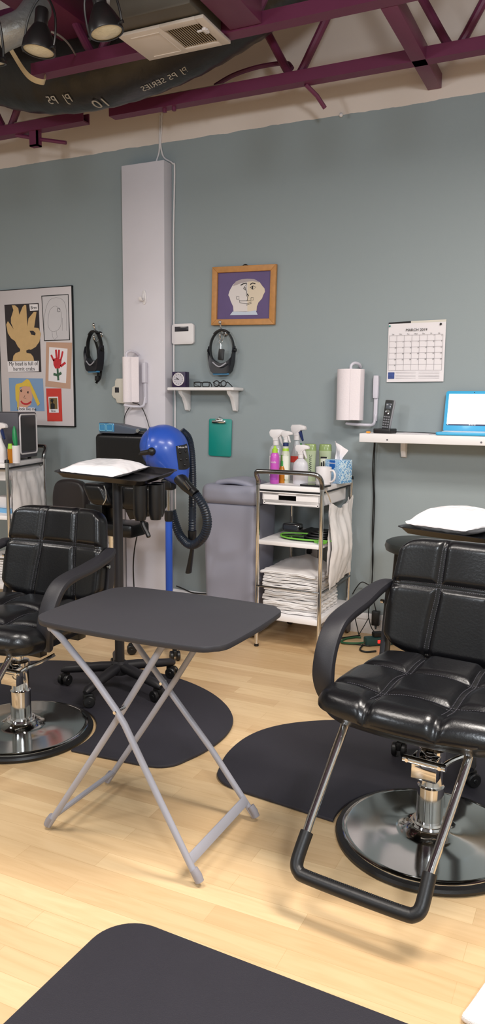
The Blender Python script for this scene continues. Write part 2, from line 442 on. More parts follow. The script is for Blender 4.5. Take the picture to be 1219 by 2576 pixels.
# ---- sagging black flexible duct with printed jacket
dp = smooth_path([(-1.1, 3.56, 3.52), (-1.45, 3.56, 3.335), (-1.75, 3.56, 3.205), (-2.1, 3.56, 3.10), (-2.5, 3.56, 3.05), (-2.9, 3.56, 3.075), (-3.3, 3.55, 3.20), (-3.8, 3.5, 3.42)], 10)
DR = 0.205
dt = thing('flexible_duct', 'fat black wrapped flexible duct sagging between the purple joists', 'duct', (-2.5, 3.56, 3.05))
mb = MB(); mb.tube(dp, [DR*(1+0.012*math.sin(i*2.1)) for i in range(len(dp))], 36); mb.build('duct_sleeve', ductblack, dt, True)
def ductfn(x0, a0, flip=1):
    # wraps flat lettering onto the lower front of the duct
    def fn(u, v, w):
        x = x0 + u*flip
        best = min(range(1, len(dp)-1), key=lambda i: abs(dp[i].x-x))
        p, q = (dp[best], dp[best+1]) if x <= dp[best].x else (dp[best-1], dp[best])
        zc = p.z + (q.z-p.z)*(x-p.x)/(q.x-p.x); a = a0 + v*flip/DR
        return Vector((x, dp[best].y - (DR*1.035)*math.cos(a), zc - (DR*1.035)*math.sin(a)))
    return fn
for txt, size, x0, a0 in (('PJ', 0.05, -2.00, 1.36), ('P5', 0.05, -2.065, 1.36), ('SERIES', 0.05, -2.175, 1.36), ('10', 0.10, -2.50, 1.42), ('PJ', 0.066, -2.66, 1.05), ('P5', 0.066, -2.76, 1.05)):
    MB().text(txt, size, None, 0, fn=ductfn(x0, a0, -1)).build('printed_lettering', printgrey, dt, True)
# ---- silver duct, strap
mb = MB().tube(smooth_path([(-2.673,2.750,2.794), (-2.466,2.750,2.851), (-2.373,2.800,2.901), (-2.383,2.900,3.012)], 5), 0.062, 20)
single(mb, 'insulated_duct', silverfoil, 'silver foil wrapped duct at the upper left corner', 'duct', (-2.401,2.750,2.850))
mb = MB().strap(smooth_path([(-2.756,3.100,3.037), (-2.709,3.100,2.967), (-2.653,3.120,2.876), (-2.615,3.140,2.841), (-2.584,3.180,2.839), (-2.64,3.25,2.899)], 5), 0.03, 0.002, (0.6, -0.4, 0.5))
single(mb, 'hanger_strap', mat('tan_strap', (206, 186, 150), 0.5), 'tan perforated strap hanging beside the left spotlight', 'strap', (-2.653,3.120,2.876))
# ---- spotlights on a track
mb = MB().box((-4.2, 2.33, 2.80), (-1.3, 2.36, 2.825), 0.003)
single(mb, 'light_track', blackmetal, 'black light track carrying the spotlights', 'light track', (-2.5, 2.345, 2.81))
lens_m = mat('frosted_lamp_glass', (214, 204, 176), 0.18, bump=0.5, bscale=90, vary=0.25, vscale=30)
def spot(label, loc, tilt, group):
    M = Matrix.Translation(loc) @ tilt
    t = thing('track_spotlight', label, 'spotlight', loc, 0, group, tilt)
    # local: lens faces -z, mouth at z=0
    mb = MB().lathe([(0.0, 0.16), (0.022, 0.16), (0.026, 0.152), (0.026, 0.10), (0.032, 0.092), (0.045, 0.07), (0.062, 0.035), (0.066, 0.004), (0.066, 0), (0.060, 0), (0.058, 0.012), (0, 0.03)], 28)
    mb.build('lamp_housing', blackmetal, t)
    MB().lathe([(0.0, -0.008), (0.03, -0.004), (0.059, 0.004), (0.059, 0.010), (0, 0.008)], 28).build('lens', lens_m, t)
    mb = MB().tube(smooth_path([(-0.073, 0, 0.01), (-0.076, 0, 0.06), (-0.066, 0, 0.13), (-0.03, 0, 0.19), (0, 0, 0.20), (0.03, 0, 0.19), (0.066, 0, 0.13), (0.076, 0, 0.06), (0.073, 0, 0.01)], 4), 0.0045, 6)
    mb.cyl((-0.08, 0, 0.012), (-0.062, 0, 0.012), 0.007, 8); mb.cyl((0.08, 0, 0.012), (0.062, 0, 0.012), 0.007, 8)
    mb.build('yoke', blackmetal, t)
    inv = M.inverted(); top = inv @ Vector((loc[0]-0.01, 2.345, 2.80)); a = inv @ (M @ Vector((0, 0, 0.2)))
    MB().tube([a, (a+top)/2 + Vector((0.0, 0, 0.01)), top], 0.012, 8).build('stem', blackmetal, t)
    return t
G = 'black ceiling spotlights'
spot('black spotlight hanging left of the air vent, lens in full view', (-1.916,2.330,2.534), Matrix.Rotation(-0.06, 4, 'X') @ Matrix.Rotation(0.1, 4, 'Y') @ Matrix.Scale(0.9, 4), G)
spot('black spotlight nearest the white air vent, tipped away', (-1.625,2.330,2.542), Matrix.Rotation(0.1, 4, 'X') @ Matrix.Rotation(-0.2, 4, 'Y') @ Matrix.Scale(0.9, 4), G)
spot('black spotlight cut off by the left edge of the photo', (-2.150,2.330,2.534), Matrix.Rotation(0.2, 4, 'X') @ Matrix.Rotation(0.1, 4, 'Y'), G)
# ---- pipes and wires near the top of the wall
mb = MB().tube(smooth_path([(-2.051,3.940,3.003), (-1.944,3.940,3.038), (-1.816,3.940,3.055), (-1.702,3.940,3.055), (-1.614,3.900,3.028), (-1.579,3.880,2.992)], 5), 0.012, 8)
single(mb, 'bent_pipe', purple, 'thin dark purple pipe arching behind the long joist', 'pipe', (-1.816,3.940,3.055))
mb = MB().tube([(-3.6, 3.86, 2.968), (-2.5, 3.86, 2.966), (-1.9, 3.86, 2.968)], 0.006, 8)
single(mb, 'conduit', mat('tan_conduit', (188, 168, 140), 0.5), 'thin tan conduit lying along the top of the joists', 'conduit', (-2.6, 3.86, 2.967))
mb = MB().tube(smooth_path([(-2.538,4.194,3.015), (-2.544,4.194,2.915), (-2.548,4.194,2.836), (-2.526,4.194,2.764), (-2.465,4.194,2.723), (-2.452,4.194,2.678), (-2.462,4.194,2.290), (-2.461,4.194,1.821), (-2.463,4.194,1.509), (-2.455,4.194,1.338), (-2.456,4.194,1.153), (-2.455,4.194,0.638)], 5), 0.0055, 8)
single(mb, 'cable', white, 'white cable looping over the right shoulder of the column', 'cable', (-2.460,4.194,2.057), smooth=60)
mb = MB().tube(smooth_path([(-2.550,4.195,3.005), (-2.556,4.195,2.894), (-2.559,4.195,2.804), (-2.577,4.195,2.754), (-2.582,4.195,2.734)], 5), 0.005, 8)
single(mb, 'cable', white, 'short white cable dropping behind the top of the column', 'cable', (-2.556,4.195,2.894), smooth=60)
mb = MB().ball((-1.418,4.192,2.846), 0.011, n=8)
single(mb, 'wall_anchor', white, 'small white anchor at the paint line high on the wall', 'wall anchor', (-1.418,4.192,2.846))
mb = MB().tube(smooth_path([(-1.995,2.500,2.683), (-1.994,2.550,2.689), (-2.145,2.800,2.785), (-2.419,3.210,2.945)], 4), 0.004, 6)
single(mb, 'wire', mat('grey_wire', (120, 108, 100), 0.5), 'thin grey wire between the two spotlights', 'wire', (-1.994,2.550,2.689))

# ================================================================ things on the wall
# ---- whiteboard with drawings
wb = thing('whiteboard', 'white board on the left wall covered with drawings', 'board', (-3.513,4.180,1.598))
BX0, BX1, BZ0, BZ1 = -3.845, -3.225, 1.145, 2.052
MB().box((BX0, D-0.015, BZ0), (BX1, D-0.002, BZ1), 0.002).build('board_panel', mat('board_white', (212, 204, 206), 0.35), wb, True)
mb = MB(); e = 0.004
mb.box((BX0-e, D-0.017, BZ0-e), (BX0, D, BZ1+e)); mb.box((BX1, D-0.017, BZ0-e), (BX1+e, D, BZ1+e)); mb.box((BX0-e, D-0.017, BZ0-e*1.5), (BX1+e, D, BZ0)); mb.box((BX0-e, D-0.017, BZ1), (BX1+e, D, BZ1+e))
mb.build('board_frame', blackpl, wb, True)
Y0 = D-0.0155
cream = mat('tan_construction_paper', (206, 172, 122), 0.8, vary=0.12, vscale=25)
darkpaper = mat('charcoal_paper', (50, 44, 46), 0.8)
yellow = mat('yellow_paper', (226, 190, 76), 0.75, vary=0.1, vscale=30)
skin = mat('pink_paper', (218, 164, 140), 0.75)
redp = mat('red_paper', (206, 62, 52), 0.7); redpaint = mat('red_finger_paint', (196, 44, 52), 0.6, vary=0.3, vscale=60)
greenpaint = mat('dark_green_paint', (62, 98, 76), 0.6, vary=0.2, vscale=60)
bluep = mat('sky_blue_paper', (130, 160, 196), 0.75)
brownp = mat('light_brown_paper', (196, 158, 136), 0.75)
def sheet_thing(name, label, pts, m, y=Y0, th=0.001, cat='drawing', group='drawings pinned to the white board'):
    cx = sum(p[0] for p in pts)/len(pts); cz = sum(p[2] for p in pts)/len(pts)
    t = thing(name, label, cat, (cx, y, cz), 0, group)
    wprism(MB(), pts, y, th).build('backing_sheet', m, t, True)
    return t
d = sheet_thing('paper_collage', 'tan figure with five spread points for hair on dark paper', [(-3.792,4.184,1.958), (-3.497,4.184,1.957), (-3.490,4.184,1.503), (-3.777,4.184,1.505)], darkpaper)
fig = [(-3.735,4.184,1.580), (-3.726,4.184,1.615), (-3.705,4.184,1.633), (-3.666,4.184,1.643), (-3.665,4.184,1.659), (-3.685,4.184,1.676), (-3.708,4.184,1.713), (-3.742,4.184,1.733), (-3.769,4.184,1.768), (-3.775,4.184,1.801), (-3.781,4.184,1.825), (-3.765,4.184,1.848), (-3.715,4.184,1.791), (-3.738,4.184,1.836), (-3.737,4.184,1.868), (-3.713,4.184,1.920), (-3.726,4.184,1.952), (-3.698,4.184,1.951), (-3.671,4.184,1.931), (-3.663,4.184,1.886), (-3.633,4.184,1.938), (-3.616,4.184,1.950), (-3.602,4.184,1.947), (-3.597,4.184,1.805), (-3.585,4.184,1.860), (-3.539,4.184,1.900), (-3.516,4.184,1.899), (-3.540,4.184,1.798), (-3.503,4.184,1.794), (-3.484,4.184,1.755), (-3.499,4.184,1.703), (-3.531,4.184,1.670), (-3.573,4.184,1.652), (-3.590,4.184,1.655), (-3.614,4.184,1.648), (-3.611,4.184,1.632), (-3.574,4.184,1.626), (-3.554,4.184,1.604), (-3.548,4.184,1.578)]
wprism(MB(), fig, Y0-0.001, 0.001).build('paper_figure', cream, d, True)
wprism(MB(), [(-3.578,4.184,1.778), (-3.547,4.184,1.777), (-3.528,4.184,1.761), (-3.532,4.184,1.746), (-3.565,4.184,1.752)], Y0-0.002, 0.0006).build('arm_gap', darkpaper, d, True)
wprism(MB(), [(-3.575,4.184,1.951), (-3.504,4.184,1.950), (-3.502,4.184,1.909), (-3.570,4.184,1.909)], Y0-0.001, 0.001).build('name_tag', paper, d, True)
MB().text('Brm', 0.030, WM((-3.538,4.184,1.928)[0], Y0-0.0025, (-3.538,4.184,1.928)[2])).build('name_lettering', ink, d, True)
wprism(MB(), [(-3.781,4.184,1.578), (-3.507,4.184,1.577), (-3.510,4.184,1.508), (-3.777,4.184,1.505)], Y0-0.002, 0.001).build('caption_strip', paper, d, True)
mb = MB(); c1 = (-3.642,4.184,1.560); c2 = (-3.636,4.184,1.525)
mb.text('My head is full of', 0.037, WM(c1[0], Y0-0.0032, c1[2])); mb.text('hermit crabs', 0.037, WM(c2[0], Y0-0.0032, c2[2]))
mb.build('caption_lettering', ink, d, True)
d = sheet_thing('pencil_drawing', 'shiny sleeve with a pencil face, upper right of the white board', [(-3.472,4.184,2.003), (-3.249,4.184,2.002), (-3.245,4.184,1.707), (-3.459,4.184,1.707)], blackpl)
wprism(MB(), [(-3.465,4.184,1.997), (-3.253,4.184,1.997), (-3.251,4.184,1.712), (-3.452,4.184,1.712)], Y0-0.001, 0.0012).build('clear_sleeve', mat('glossy_sleeve', (206, 202, 206), 0.08, bump=0.8, bscale=9, coat=1.0), d, True)
mb = MB()
wline(mb, smooth_path([(-3.417,4.184,1.856), (-3.422,4.184,1.818), (-3.406,4.184,1.778), (-3.370,4.184,1.767), (-3.327,4.184,1.786), (-3.309,4.184,1.832), (-3.311,4.184,1.890), (-3.355,4.184,1.931), (-3.402,4.184,1.907), (-3.417,4.184,1.856)], 3), Y0-0.0025, 0.0007)
wline(mb, [(-3.390,4.184,1.767), (-3.385,4.184,1.731), (-3.369,4.184,1.713), (-3.348,4.184,1.730), (-3.354,4.184,1.769)], Y0-0.0025, 0.0007)
wline(mb, smooth_path([(-3.450,4.184,1.780), (-3.446,4.184,1.883), (-3.403,4.184,1.971), (-3.321,4.184,1.980), (-3.271,4.184,1.927), (-3.269,4.184,1.769)], 3), Y0-0.0025, 0.0007)
wline(mb, [(-3.305,4.184,1.770), (-3.302,4.184,1.852)], Y0-0.0025, 0.0006)
wline(mb, circ((-3.330,4.184,1.904), 0.012, 10, (1, 0, 0), (0, 0, 1)), Y0-0.0025, 0.002)
mb.build('pencil_lines', greyink, d, True)
d = sheet_thing('hand_print', 'red hand print flower on white card over brown paper', [(-3.442,4.184,1.699), (-3.229,4.184,1.691), (-3.250,4.184,1.391), (-3.459,4.184,1.407)], brownp)
wprism(MB(), [(-3.417,4.184,1.667), (-3.266,4.184,1.653), (-3.285,4.184,1.428), (-3.431,4.184,1.444)], Y0-0.001, 0.001).build('card', paper, d, True)
mb = MB(); yy = Y0-0.002
wprism(mb, [(-3.386,4.184,1.583), (-3.373,4.184,1.593), (-3.340,4.184,1.590), (-3.317,4.184,1.579), (-3.321,4.184,1.543), (-3.335,4.184,1.525), (-3.371,4.184,1.525), (-3.384,4.184,1.549)], yy, 0.0006)
for q in (([(-3.380,4.184,1.575), (-3.392,4.184,1.596), (-3.402,4.184,1.615)], .007), ([(-3.356,4.184,1.590), (-3.361,4.184,1.648)], .008), ([(-3.340,4.184,1.590), (-3.335,4.184,1.647)], .008), ([(-3.324,4.184,1.579), (-3.313,4.184,1.608), (-3.305,4.184,1.636)], .007), ([(-3.325,4.184,1.538), (-3.305,4.184,1.551), (-3.285,4.184,1.563)], .008)):
    mb.tube([(p[0], yy-0.0002, p[2]) for p in q[0]], q[1], 8, flat=(0.06, 1) if False else None) if False else mb.strap([(p[0], yy-0.0003, p[2]) for p in q[0]], q[1]*2, 0.0006, (1, 0, 0.3))
mb.build('red_print', redpaint, d, True)
mb = MB(); mb.strap([(p[0], yy-0.0003, p[2]) for p in ((-3.352,4.184,1.525), (-3.347,4.184,1.447))], 0.016, 0.0006, (1, 0, 0))
mb.strap([(p[0], yy-0.0009, p[2]) for p in ((-3.386,4.184,1.489), (-3.353,4.184,1.481), (-3.320,4.184,1.496))], 0.018, 0.0006, (0, 0, 1))
mb.build('green_stem', greenpaint, d, True)
d = sheet_thing('paper_collage', 'yellow haired smiling face on blue paper', [(-3.775,4.184,1.465), (-3.478,4.184,1.460), (-3.472,4.184,1.242), (-3.771,4.184,1.238)], bluep)
wprism(MB(), [(-3.692,4.184,1.267), (-3.695,4.184,1.372), (-3.644,4.184,1.413), (-3.582,4.184,1.402), (-3.571,4.184,1.332), (-3.587,4.184,1.284), (-3.629,4.184,1.262)], Y0-0.001, 0.001).build('paper_face', skin, d, True)
mb = MB(); wprism(mb, [(-3.718,4.184,1.318), (-3.718,4.184,1.408), (-3.707,4.184,1.424), (-3.657,4.184,1.432), (-3.614,4.184,1.458), (-3.594,4.184,1.450), (-3.575,4.184,1.418), (-3.549,4.184,1.373), (-3.507,4.184,1.290), (-3.528,4.184,1.276), (-3.570,4.184,1.354), (-3.589,4.184,1.405), (-3.637,4.184,1.410), (-3.679,4.184,1.400), (-3.691,4.184,1.299), (-3.693,4.184,1.250), (-3.707,4.184,1.250), (-3.705,4.184,1.299)], Y0-0.0022, 0.001)
mb.build('paper_hair', yellow, d, True)
mb = MB(); mb.strap([(p[0], Y0-0.0025, p[2]) for p in smooth_path([(-3.673,4.184,1.308), (-3.652,4.184,1.291), (-3.614,4.184,1.289), (-3.582,4.184,1.305)], 4)], 0.012, 0.0006, (0, 0, 1)); mb.build('red_mouth', redpaint, d, True)
mb = MB(); wline(mb, circ((-3.666,4.184,1.378), 0.006, 8, (1, 0, 0), (0, 0, 1)), Y0-0.0022, 0.003); wline(mb, circ((-3.608,4.184,1.367), 0.005, 8, (1, 0, 0), (0, 0, 1)), Y0-0.0022, 0.003)
wline(mb, [(-3.636,4.184,1.346), (-3.647,4.184,1.329), (-3.627,4.184,1.327)], Y0-0.0022, 0.0015); mb.build('drawn_eyes', ink, d, True)
wprism(MB(), [(-3.692,4.184,1.269), (-3.550,4.184,1.263), (-3.551,4.184,1.236), (-3.697,4.184,1.234)], Y0-0.0032, 0.001).build('caption_strip', paper, d, True)
MB().text('I look like me', 0.03, WM((-3.623,4.184,1.254)[0], Y0-0.0046, (-3.623,4.184,1.254)[2])).build('caption_lettering', ink, d, True)
d = sheet_thing('photo_card', 'red paper card with a small snapshot, lower right of board', [(-3.453,4.184,1.394), (-3.326,4.184,1.394), (-3.323,4.184,1.175), (-3.450,4.184,1.173)], redp, cat='photo card')
wprism(MB(), [(-3.435,4.184,1.338), (-3.354,4.184,1.339), (-3.351,4.184,1.233), (-3.431,4.184,1.232)], Y0-0.001, 0.001).build('photo_border', paper, d, True)
wprism(MB(), [(-3.428,4.184,1.330), (-3.361,4.184,1.331), (-3.360,4.184,1.257), (-3.427,4.184,1.256)], Y0-0.002, 0.0006).build('photo_image', mat('sepia_snapshot', (120, 98, 62), 0.3), d, True)
mb = MB(); wprism(mb, [(-3.414,4.184,1.256), (-3.416,4.184,1.288), (-3.402,4.184,1.301), (-3.382,4.184,1.288), (-3.383,4.184,1.257)], Y0-0.0027, 0.0004); wline(mb, circ((-3.402,4.184,1.312), 0.007, 8, (1, 0, 0), (0, 0, 1)), Y0-0.003, 0.006)
mb.build('photo_figure', ink, d, True)
MB().text('Brm', 0.022, WM((-3.394,4.184,1.243)[0], Y0-0.0026, (-3.394,4.184,1.243)[2])).build('photo_lettering', ink, d, True)

# ---- framed picture
pf = thing('framed_picture', 'oak framed collage of a two-sided face on purple paper', 'picture', (-1.983,4.180,1.926))
FL, FR_, FZ0, FZ1 = (-2.190,4.170,1.935), (-1.779,4.170,1.915), 1.760, 2.098
Rp = Matrix.Translation((-1.985, 0, 1.93)) @ Matrix.Rotation(math.radians(1.2), 4, 'Y') @ Matrix.Translation((1.985, 0, -1.93))
x0, x1, z0, z1, w = -2.19, -1.78, 1.762, 2.098, 0.034
def pbar(poly): return MB().prism(poly, 0, 0.022, 0.003, Rp @ WM(0, D-0.004, 0))
mb = MB()
for poly in ([(x0, z0), (x1, z0), (x1-w, z0+w), (x0+w, z0+w)], [(x0, z1), (x0+w, z1-w), (x1-w, z1-w), (x1, z1)], [(x0, z0), (x0+w, z0+w), (x0+w, z1-w), (x0, z1)], [(x1, z0), (x1, z1), (x1-w, z1-w), (x1-w, z0+w)]):
    mb.prism(poly, 0, 0.022, 0.002, Rp @ WM(0, D-0.004, 0))
mb.build('wooden_frame', oak, pf, True)
MB().prism([(x0+.02, z0+.02), (x1-.02, z0+.02), (x1-.02, z1-.02), (x0+.02, z1-.02)], 0, 0.006, 0, Rp @ WM(0, D-0.006, 0)).build('purple_backing', mat('purple_paper', (92, 72, 122), 0.45, vary=0.12, vscale=12, coat=0.4), pf, True)
yp = D-0.013
mb = MB(); wprism(mb, [(-2.050,4.170,1.842), (-2.053,4.170,1.871), (-2.069,4.170,1.902), (-2.077,4.170,1.925), (-2.085,4.170,1.937), (-2.079,4.170,1.957), (-2.072,4.170,1.970), (-2.056,4.170,1.994), (-2.031,4.170,2.015), (-1.997,4.170,2.024), (-1.961,4.170,2.024), (-1.960,4.170,1.838)], yp, 0.0015); mb.build('paper_face_half', mat('white_face_paper', (222, 214, 212), 0.6), pf, True)
mb = MB(); wprism(mb, [(-1.960,4.170,1.838), (-1.961,4.170,2.024), (-1.918,4.170,2.020), (-1.883,4.170,2.000), (-1.865,4.170,1.977), (-1.852,4.170,1.963), (-1.849,4.170,1.945), (-1.859,4.170,1.928), (-1.867,4.170,1.908), (-1.889,4.170,1.887), (-1.899,4.170,1.865), (-1.901,4.170,1.840)], yp, 0.0015); mb.build('paper_face_half', mat('cream_face_paper', (222, 206, 184), 0.6), pf, True)
mb = MB(); wprism(mb, [(-2.073,4.170,1.822), (-2.055,4.170,1.842), (-1.967,4.170,1.836), (-1.906,4.170,1.843), (-1.893,4.170,1.817)], yp-0.0016, 0.001); mb.build('paper_collar', mat('pale_collar_paper', (196, 206, 222), 0.6), pf, True)
mb = MB(); hair = [(-2.056,4.170,1.987), (-2.036,4.170,2.013), (-1.997,4.170,2.024), (-1.961,4.170,2.024), (-1.918,4.170,2.020), (-1.885,4.170,2.002), (-1.888,4.170,1.998), (-1.928,4.170,2.009), (-1.961,4.170,2.007), (-2.000,4.170,2.002), (-2.030,4.170,1.993)]
wprism(mb, hair, yp-0.0016, 0.0006); mb.build('paper_hair', mat('grey_hair_paper', (176, 164, 166), 0.6), pf, True)
mb = MB(); yq = yp-0.0022
for q in ([(-2.005,4.170,1.989), (-1.987,4.170,1.997), (-1.966,4.170,2.000)], [(-1.943,4.170,1.990), (-1.928,4.170,1.998), (-1.910,4.170,1.993)]):
    mb.strap([(p[0], yq, p[2]) for p in q], 0.006, 0.0008, (0, 0, 1))
wline(mb, [(-1.986,4.170,1.970), (-1.964,4.170,1.998), (-1.966,4.170,1.955), (-1.986,4.170,1.970)], yq, 0.0013); wline(mb, [(-1.976,4.170,1.978), (-1.974,4.170,1.960)], yq, 0.002)
wline(mb, [(-1.943,4.170,1.974), (-1.925,4.170,1.982), (-1.905,4.170,1.974), (-1.923,4.170,1.962), (-1.943,4.170,1.974)], yq, 0.0012); wline(mb, [(-1.928,4.170,1.980), (-1.928,4.170,1.962)], yq, 0.004)
wline(mb, [(-1.963,4.170,1.955), (-1.968,4.170,1.935), (-1.958,4.170,1.917), (-1.963,4.170,1.897)], yq, 0.0013); wline(mb, [(-1.961,4.170,1.939), (-1.953,4.170,1.925)], yq, 0.003)
wline(mb, [(-2.030,4.170,1.927), (-2.014,4.170,1.926), (-2.014,4.170,1.910), (-2.030,4.170,1.911), (-2.030,4.170,1.927)], yq, 0.0011); wline(mb, [(-1.937,4.170,1.916), (-1.922,4.170,1.915), (-1.922,4.170,1.902), (-1.937,4.170,1.902), (-1.937,4.170,1.916)], yq, 0.0011)
wline(mb, [(-2.012,4.170,1.906), (-2.009,4.170,1.890), (-1.965,4.170,1.883), (-1.935,4.170,1.889), (-1.937,4.170,1.898), (-1.963,4.170,1.899), (-2.012,4.170,1.901)], yq, 0.0011); wline(mb, [(-1.965,4.170,1.883), (-1.965,4.170,1.874), (-1.934,4.170,1.884)], yq, 0.0011)
mb.box(((-1.983,4.170,1.832)[0]-.005, yq, (-1.983,4.170,1.832)[2]-.006), ((-1.983,4.170,1.832)[0]+.004, yq+.001, (-1.983,4.170,1.832)[2]+.006)); mb.box(((-1.911,4.170,1.834)[0]-.006, yq, (-1.911,4.170,1.834)[2]-.008), ((-1.911,4.170,1.834)[0]+.006, yq+.001, (-1.911,4.170,1.834)[2]+.007))
mb.build('inked_features', ink, pf, True)
MB().tube(smooth_path([(-1.994,4.188,2.098), (-1.978,4.192,2.107), (-1.958,4.188,2.096)], 4), 0.003, 6).build('hanging_wire', satin, pf, True)

# ---- coat hooks with magnifier visors
def coat_hook(label, p):
    x, y, z = p
    t = thing('coat_hook', label, 'hook', (x, D, z), 0, 'metal coat hooks on the wall')
    MB().lathe([(0, 0), (0.021, 0), (0.021, 0.004), (0.014, 0.009), (0, 0.010)], 20, WM(0, 0, 0)).build('mount_plate', satin, t)
    MB().tube(smooth_path([(0, -0.008, 0.004), (-0.004, -0.03, 0.0), (-0.004, -0.048, 0.025), (-0.004, -0.06, 0.052)], 5), 0.0045, 8).build('upper_prong', chrome, t)
    MB().ball((-0.004, -0.062, 0.058), 0.010, n=10).build('knob', chrome, t)
    mb = MB().tube(smooth_path([(0, -0.008, -0.004), (-0.002, -0.022, -0.03), (-0.003, -0.04, -0.045), (-0.004, -0.056, -0.035), (-0.004, -0.06, -0.02)], 5), 0.004, 8); mb.build('lower_prong', chrome, t)
    MB().ball((-0.004, -0.061, -0.016), 0.008, n=10).build('knob', chrome, t)
    return t
visorpl = mat('charcoal_visor_plastic', (27, 28, 36), 0.42)
lensm = mat('blue_lens', (60, 130, 176), 0.08, coat=0.6)
def visor(label, loc, rz, rot=None, strap=False):
    t = thing('magnifier_visor', label, 'visor', loc, rz, 'head worn magnifier visors', rot)
    # local: band hangs in the xz plane below the origin, visor shade at the bottom
    band = [(0.077*math.sin(a)*(1.0), 0.0, -0.105+0.105*math.cos(a)) for a in [2*PI*i/40 for i in range(40)]]
    MB().strap(band+[band[0]], 0.026, 0.007, (0, 1, 0)).build('headband', blackpl, t)
    MB().strap([(0.079*math.sin(a), -0.001, -0.105+0.108*math.cos(a)) for a in [math.radians(q) for q in range(-38, 39, 6)]], 0.03, 0.012, (0, 1, 0)).build('rear_pad', rubber, t)
    for s in (-1, 1): MB().cyl((s*0.078, 0, -0.115), (s*0.094, 0, -0.115), 0.013, 14, 0.011).build('side_knob', blackpl, t)
    n = 16; V = []; F = []
    for i in range(n+1):
        a = math.radians(-100+200*i/n); x = 0.084*math.sin(a); zt = -0.105-0.085*math.cos(a); 
        k = max(0, math.cos(a))
        xb = 0.088*math.sin(a) if abs(a) > 0.9 else 0.088*a/0.9*math.sin(0.9)
        zb = -0.125-0.125*min(1, k*1.4)
        V += [(x, -0.018, zt), (x, 0.016, zt), (xb*0.92, 0.020, zb), (xb*0.92, -0.03, zb)]
    for i in range(n):
        b = 4*i
        for q in range(4): F.append((b+q, b+(q+1) % 4, b+4+(q+1) % 4, b+4+q))
    F += [(0, 3, 2, 1), (4*n, 4*n+1, 4*n+2, 4*n+3)]
    mb = MB().add(V, F); bmesh.ops.recalc_face_normals(mb.bm, faces=mb.bm.faces[:]); mb.build('visor_shade', visorpl, t)
    MB().rbox((0.10, 0.03, 0.016), 0.006, (10, 4, 3), None, Matrix.Translation((-0.002, -0.006, -0.252))).build('lens_bar', lensm, t)
    MB().strap(smooth_path([(-0.045, -0.034, -0.185), (0, -0.036, -0.212), (0.045, -0.034, -0.19)], 5), 0.008, 0.004, (0, 0, 1)).build('lens_rim', greymetal, t)
    if strap:
        MB().strap(smooth_path([(-0.03, 0.02, -0.04), (-0.01, 0.03, -0.10), (0.0, 0.03, -0.18), (0.005, 0.02, -0.29), (0.02, 0.0, -0.32), (0.03, 0.02, -0.29), (0.03, 0.03, -0.22)], 5), 0.024, 0.003, (1, 0, 0)).build('loose_strap', rubber, t)
        MB().box((-0.005, 0.0, -0.31), (0.03, 0.02, -0.28), 0.004).build('buckle', blackpl, t)
    return t
h = (-2.111,4.200,1.720); coat_hook('metal coat hook under the oak picture frame', h)
visor('black magnifier visor hanging under the oak picture frame', (h[0]-0.004, D-0.035, h[2]+0.012), 0.0)
k = thing('key_fob', 'black key fob hanging inside the visor band', 'key fob', (h[0]-0.004, D-0.05, h[2]-0.04))
MB().tube(circ((0, 0, -0.012), 0.012, 16, (0.6, 0.8, 0), (0, 0, 1)), 0.0014, 6, True).build('key_ring', chrome, k)
MB().tube([(0, 0, -0.024), (0.001, 0, -0.055)], 0.0012, 6).build('chain', chrome, k)
MB().prism(rrect(0.018, 0.033, 0.006), -0.004, 0.004, 0.0015, Matrix.Translation((0.003, 0, -0.088)) @ Matrix.Rotation(0.1, 4, 'Y') @ Matrix.Rotation(PI/2, 4, 'X')).build('fob_body', blackpl, k)
h = (-3.015,4.200,1.737); coat_hook('metal coat hook between the white board and the column', h)
visor('black magnifier visor with loose strap, between board and column', (h[0]-0.004, D-0.06, h[2]+0.015), 0, Matrix.Rotation(math.radians(-20), 4, 'Z'), True)

# ---- thermostat, timer, adhesive hook on the column
t = thing('thermostat', 'white square control panel with dark display beside the column', 'thermostat', (-2.392,4.200,1.722))
c = (-2.392,4.200,1.722)
MB().prism(rrect(0.077, 0.062, 0.018), 0, 0.022, 0.004, WM(c[0], D, c[2])).build('panel_body', white, t, True)
a, b = (-2.445,4.200,1.766), (-2.350,4.200,1.737)
MB().box((a[0], D-0.0245, b[2]), (b[0], D-0.02, a[2]), 0.001).build('display', mat('grey_display', (52, 50, 56), 0.2), t, True)
t = thing('wall_timer', 'pale timer half hidden by the paper towels on the column', 'timer', (-2.873,4.200,1.374))
c = (-2.855,4.200,1.382)
MB().prism([(0.05, 0.075), (-0.02, 0.075), (-0.032, 0.06), (-0.034, 0.03), (-0.055, 0.02), (-0.06, -0.03), (-0.045, -0.05), (-0.03, -0.055), (-0.02, -0.08), (0.05, -0.085)], 0, 0.03, 0.006, WM(c[0], D, c[2])).build('timer_body', mat('cream_plastic', (218, 212, 200), 0.45), t, True)
MB().box((c[0]-0.03, D-0.034, c[2]-0.015), (c[0]+0.0, D-0.028, c[2]+0.018), 0.002).build('display', mat('grey_display', (52, 50, 56), 0.2), t, True)
t = thing('adhesive_hook', 'clear and white adhesive hook stuck on the column', 'hook', (-2.619,4.110,1.942)); c = (-2.619,4.110,1.942)
MB().prism([(0.016*math.cos(q*PI/12), 0.045*math.sin(q*PI/12)) for q in range(24)], 0, 0.006, 0.002, WM(c[0], CY, c[2])).build('hook_plate', white, t, True)
MB().strap(smooth_path([(c[0]-.002, CY-0.006, c[2]+0.02), (c[0]-.004, CY-0.012, c[2]-0.01), (c[0]-.006, CY-0.03, c[2]-0.022), (c[0]-.008, CY-0.038, c[2]-0.002)], 5), 0.02, 0.006, (1, 0, 0)).build('hook_prong', white, t, True)

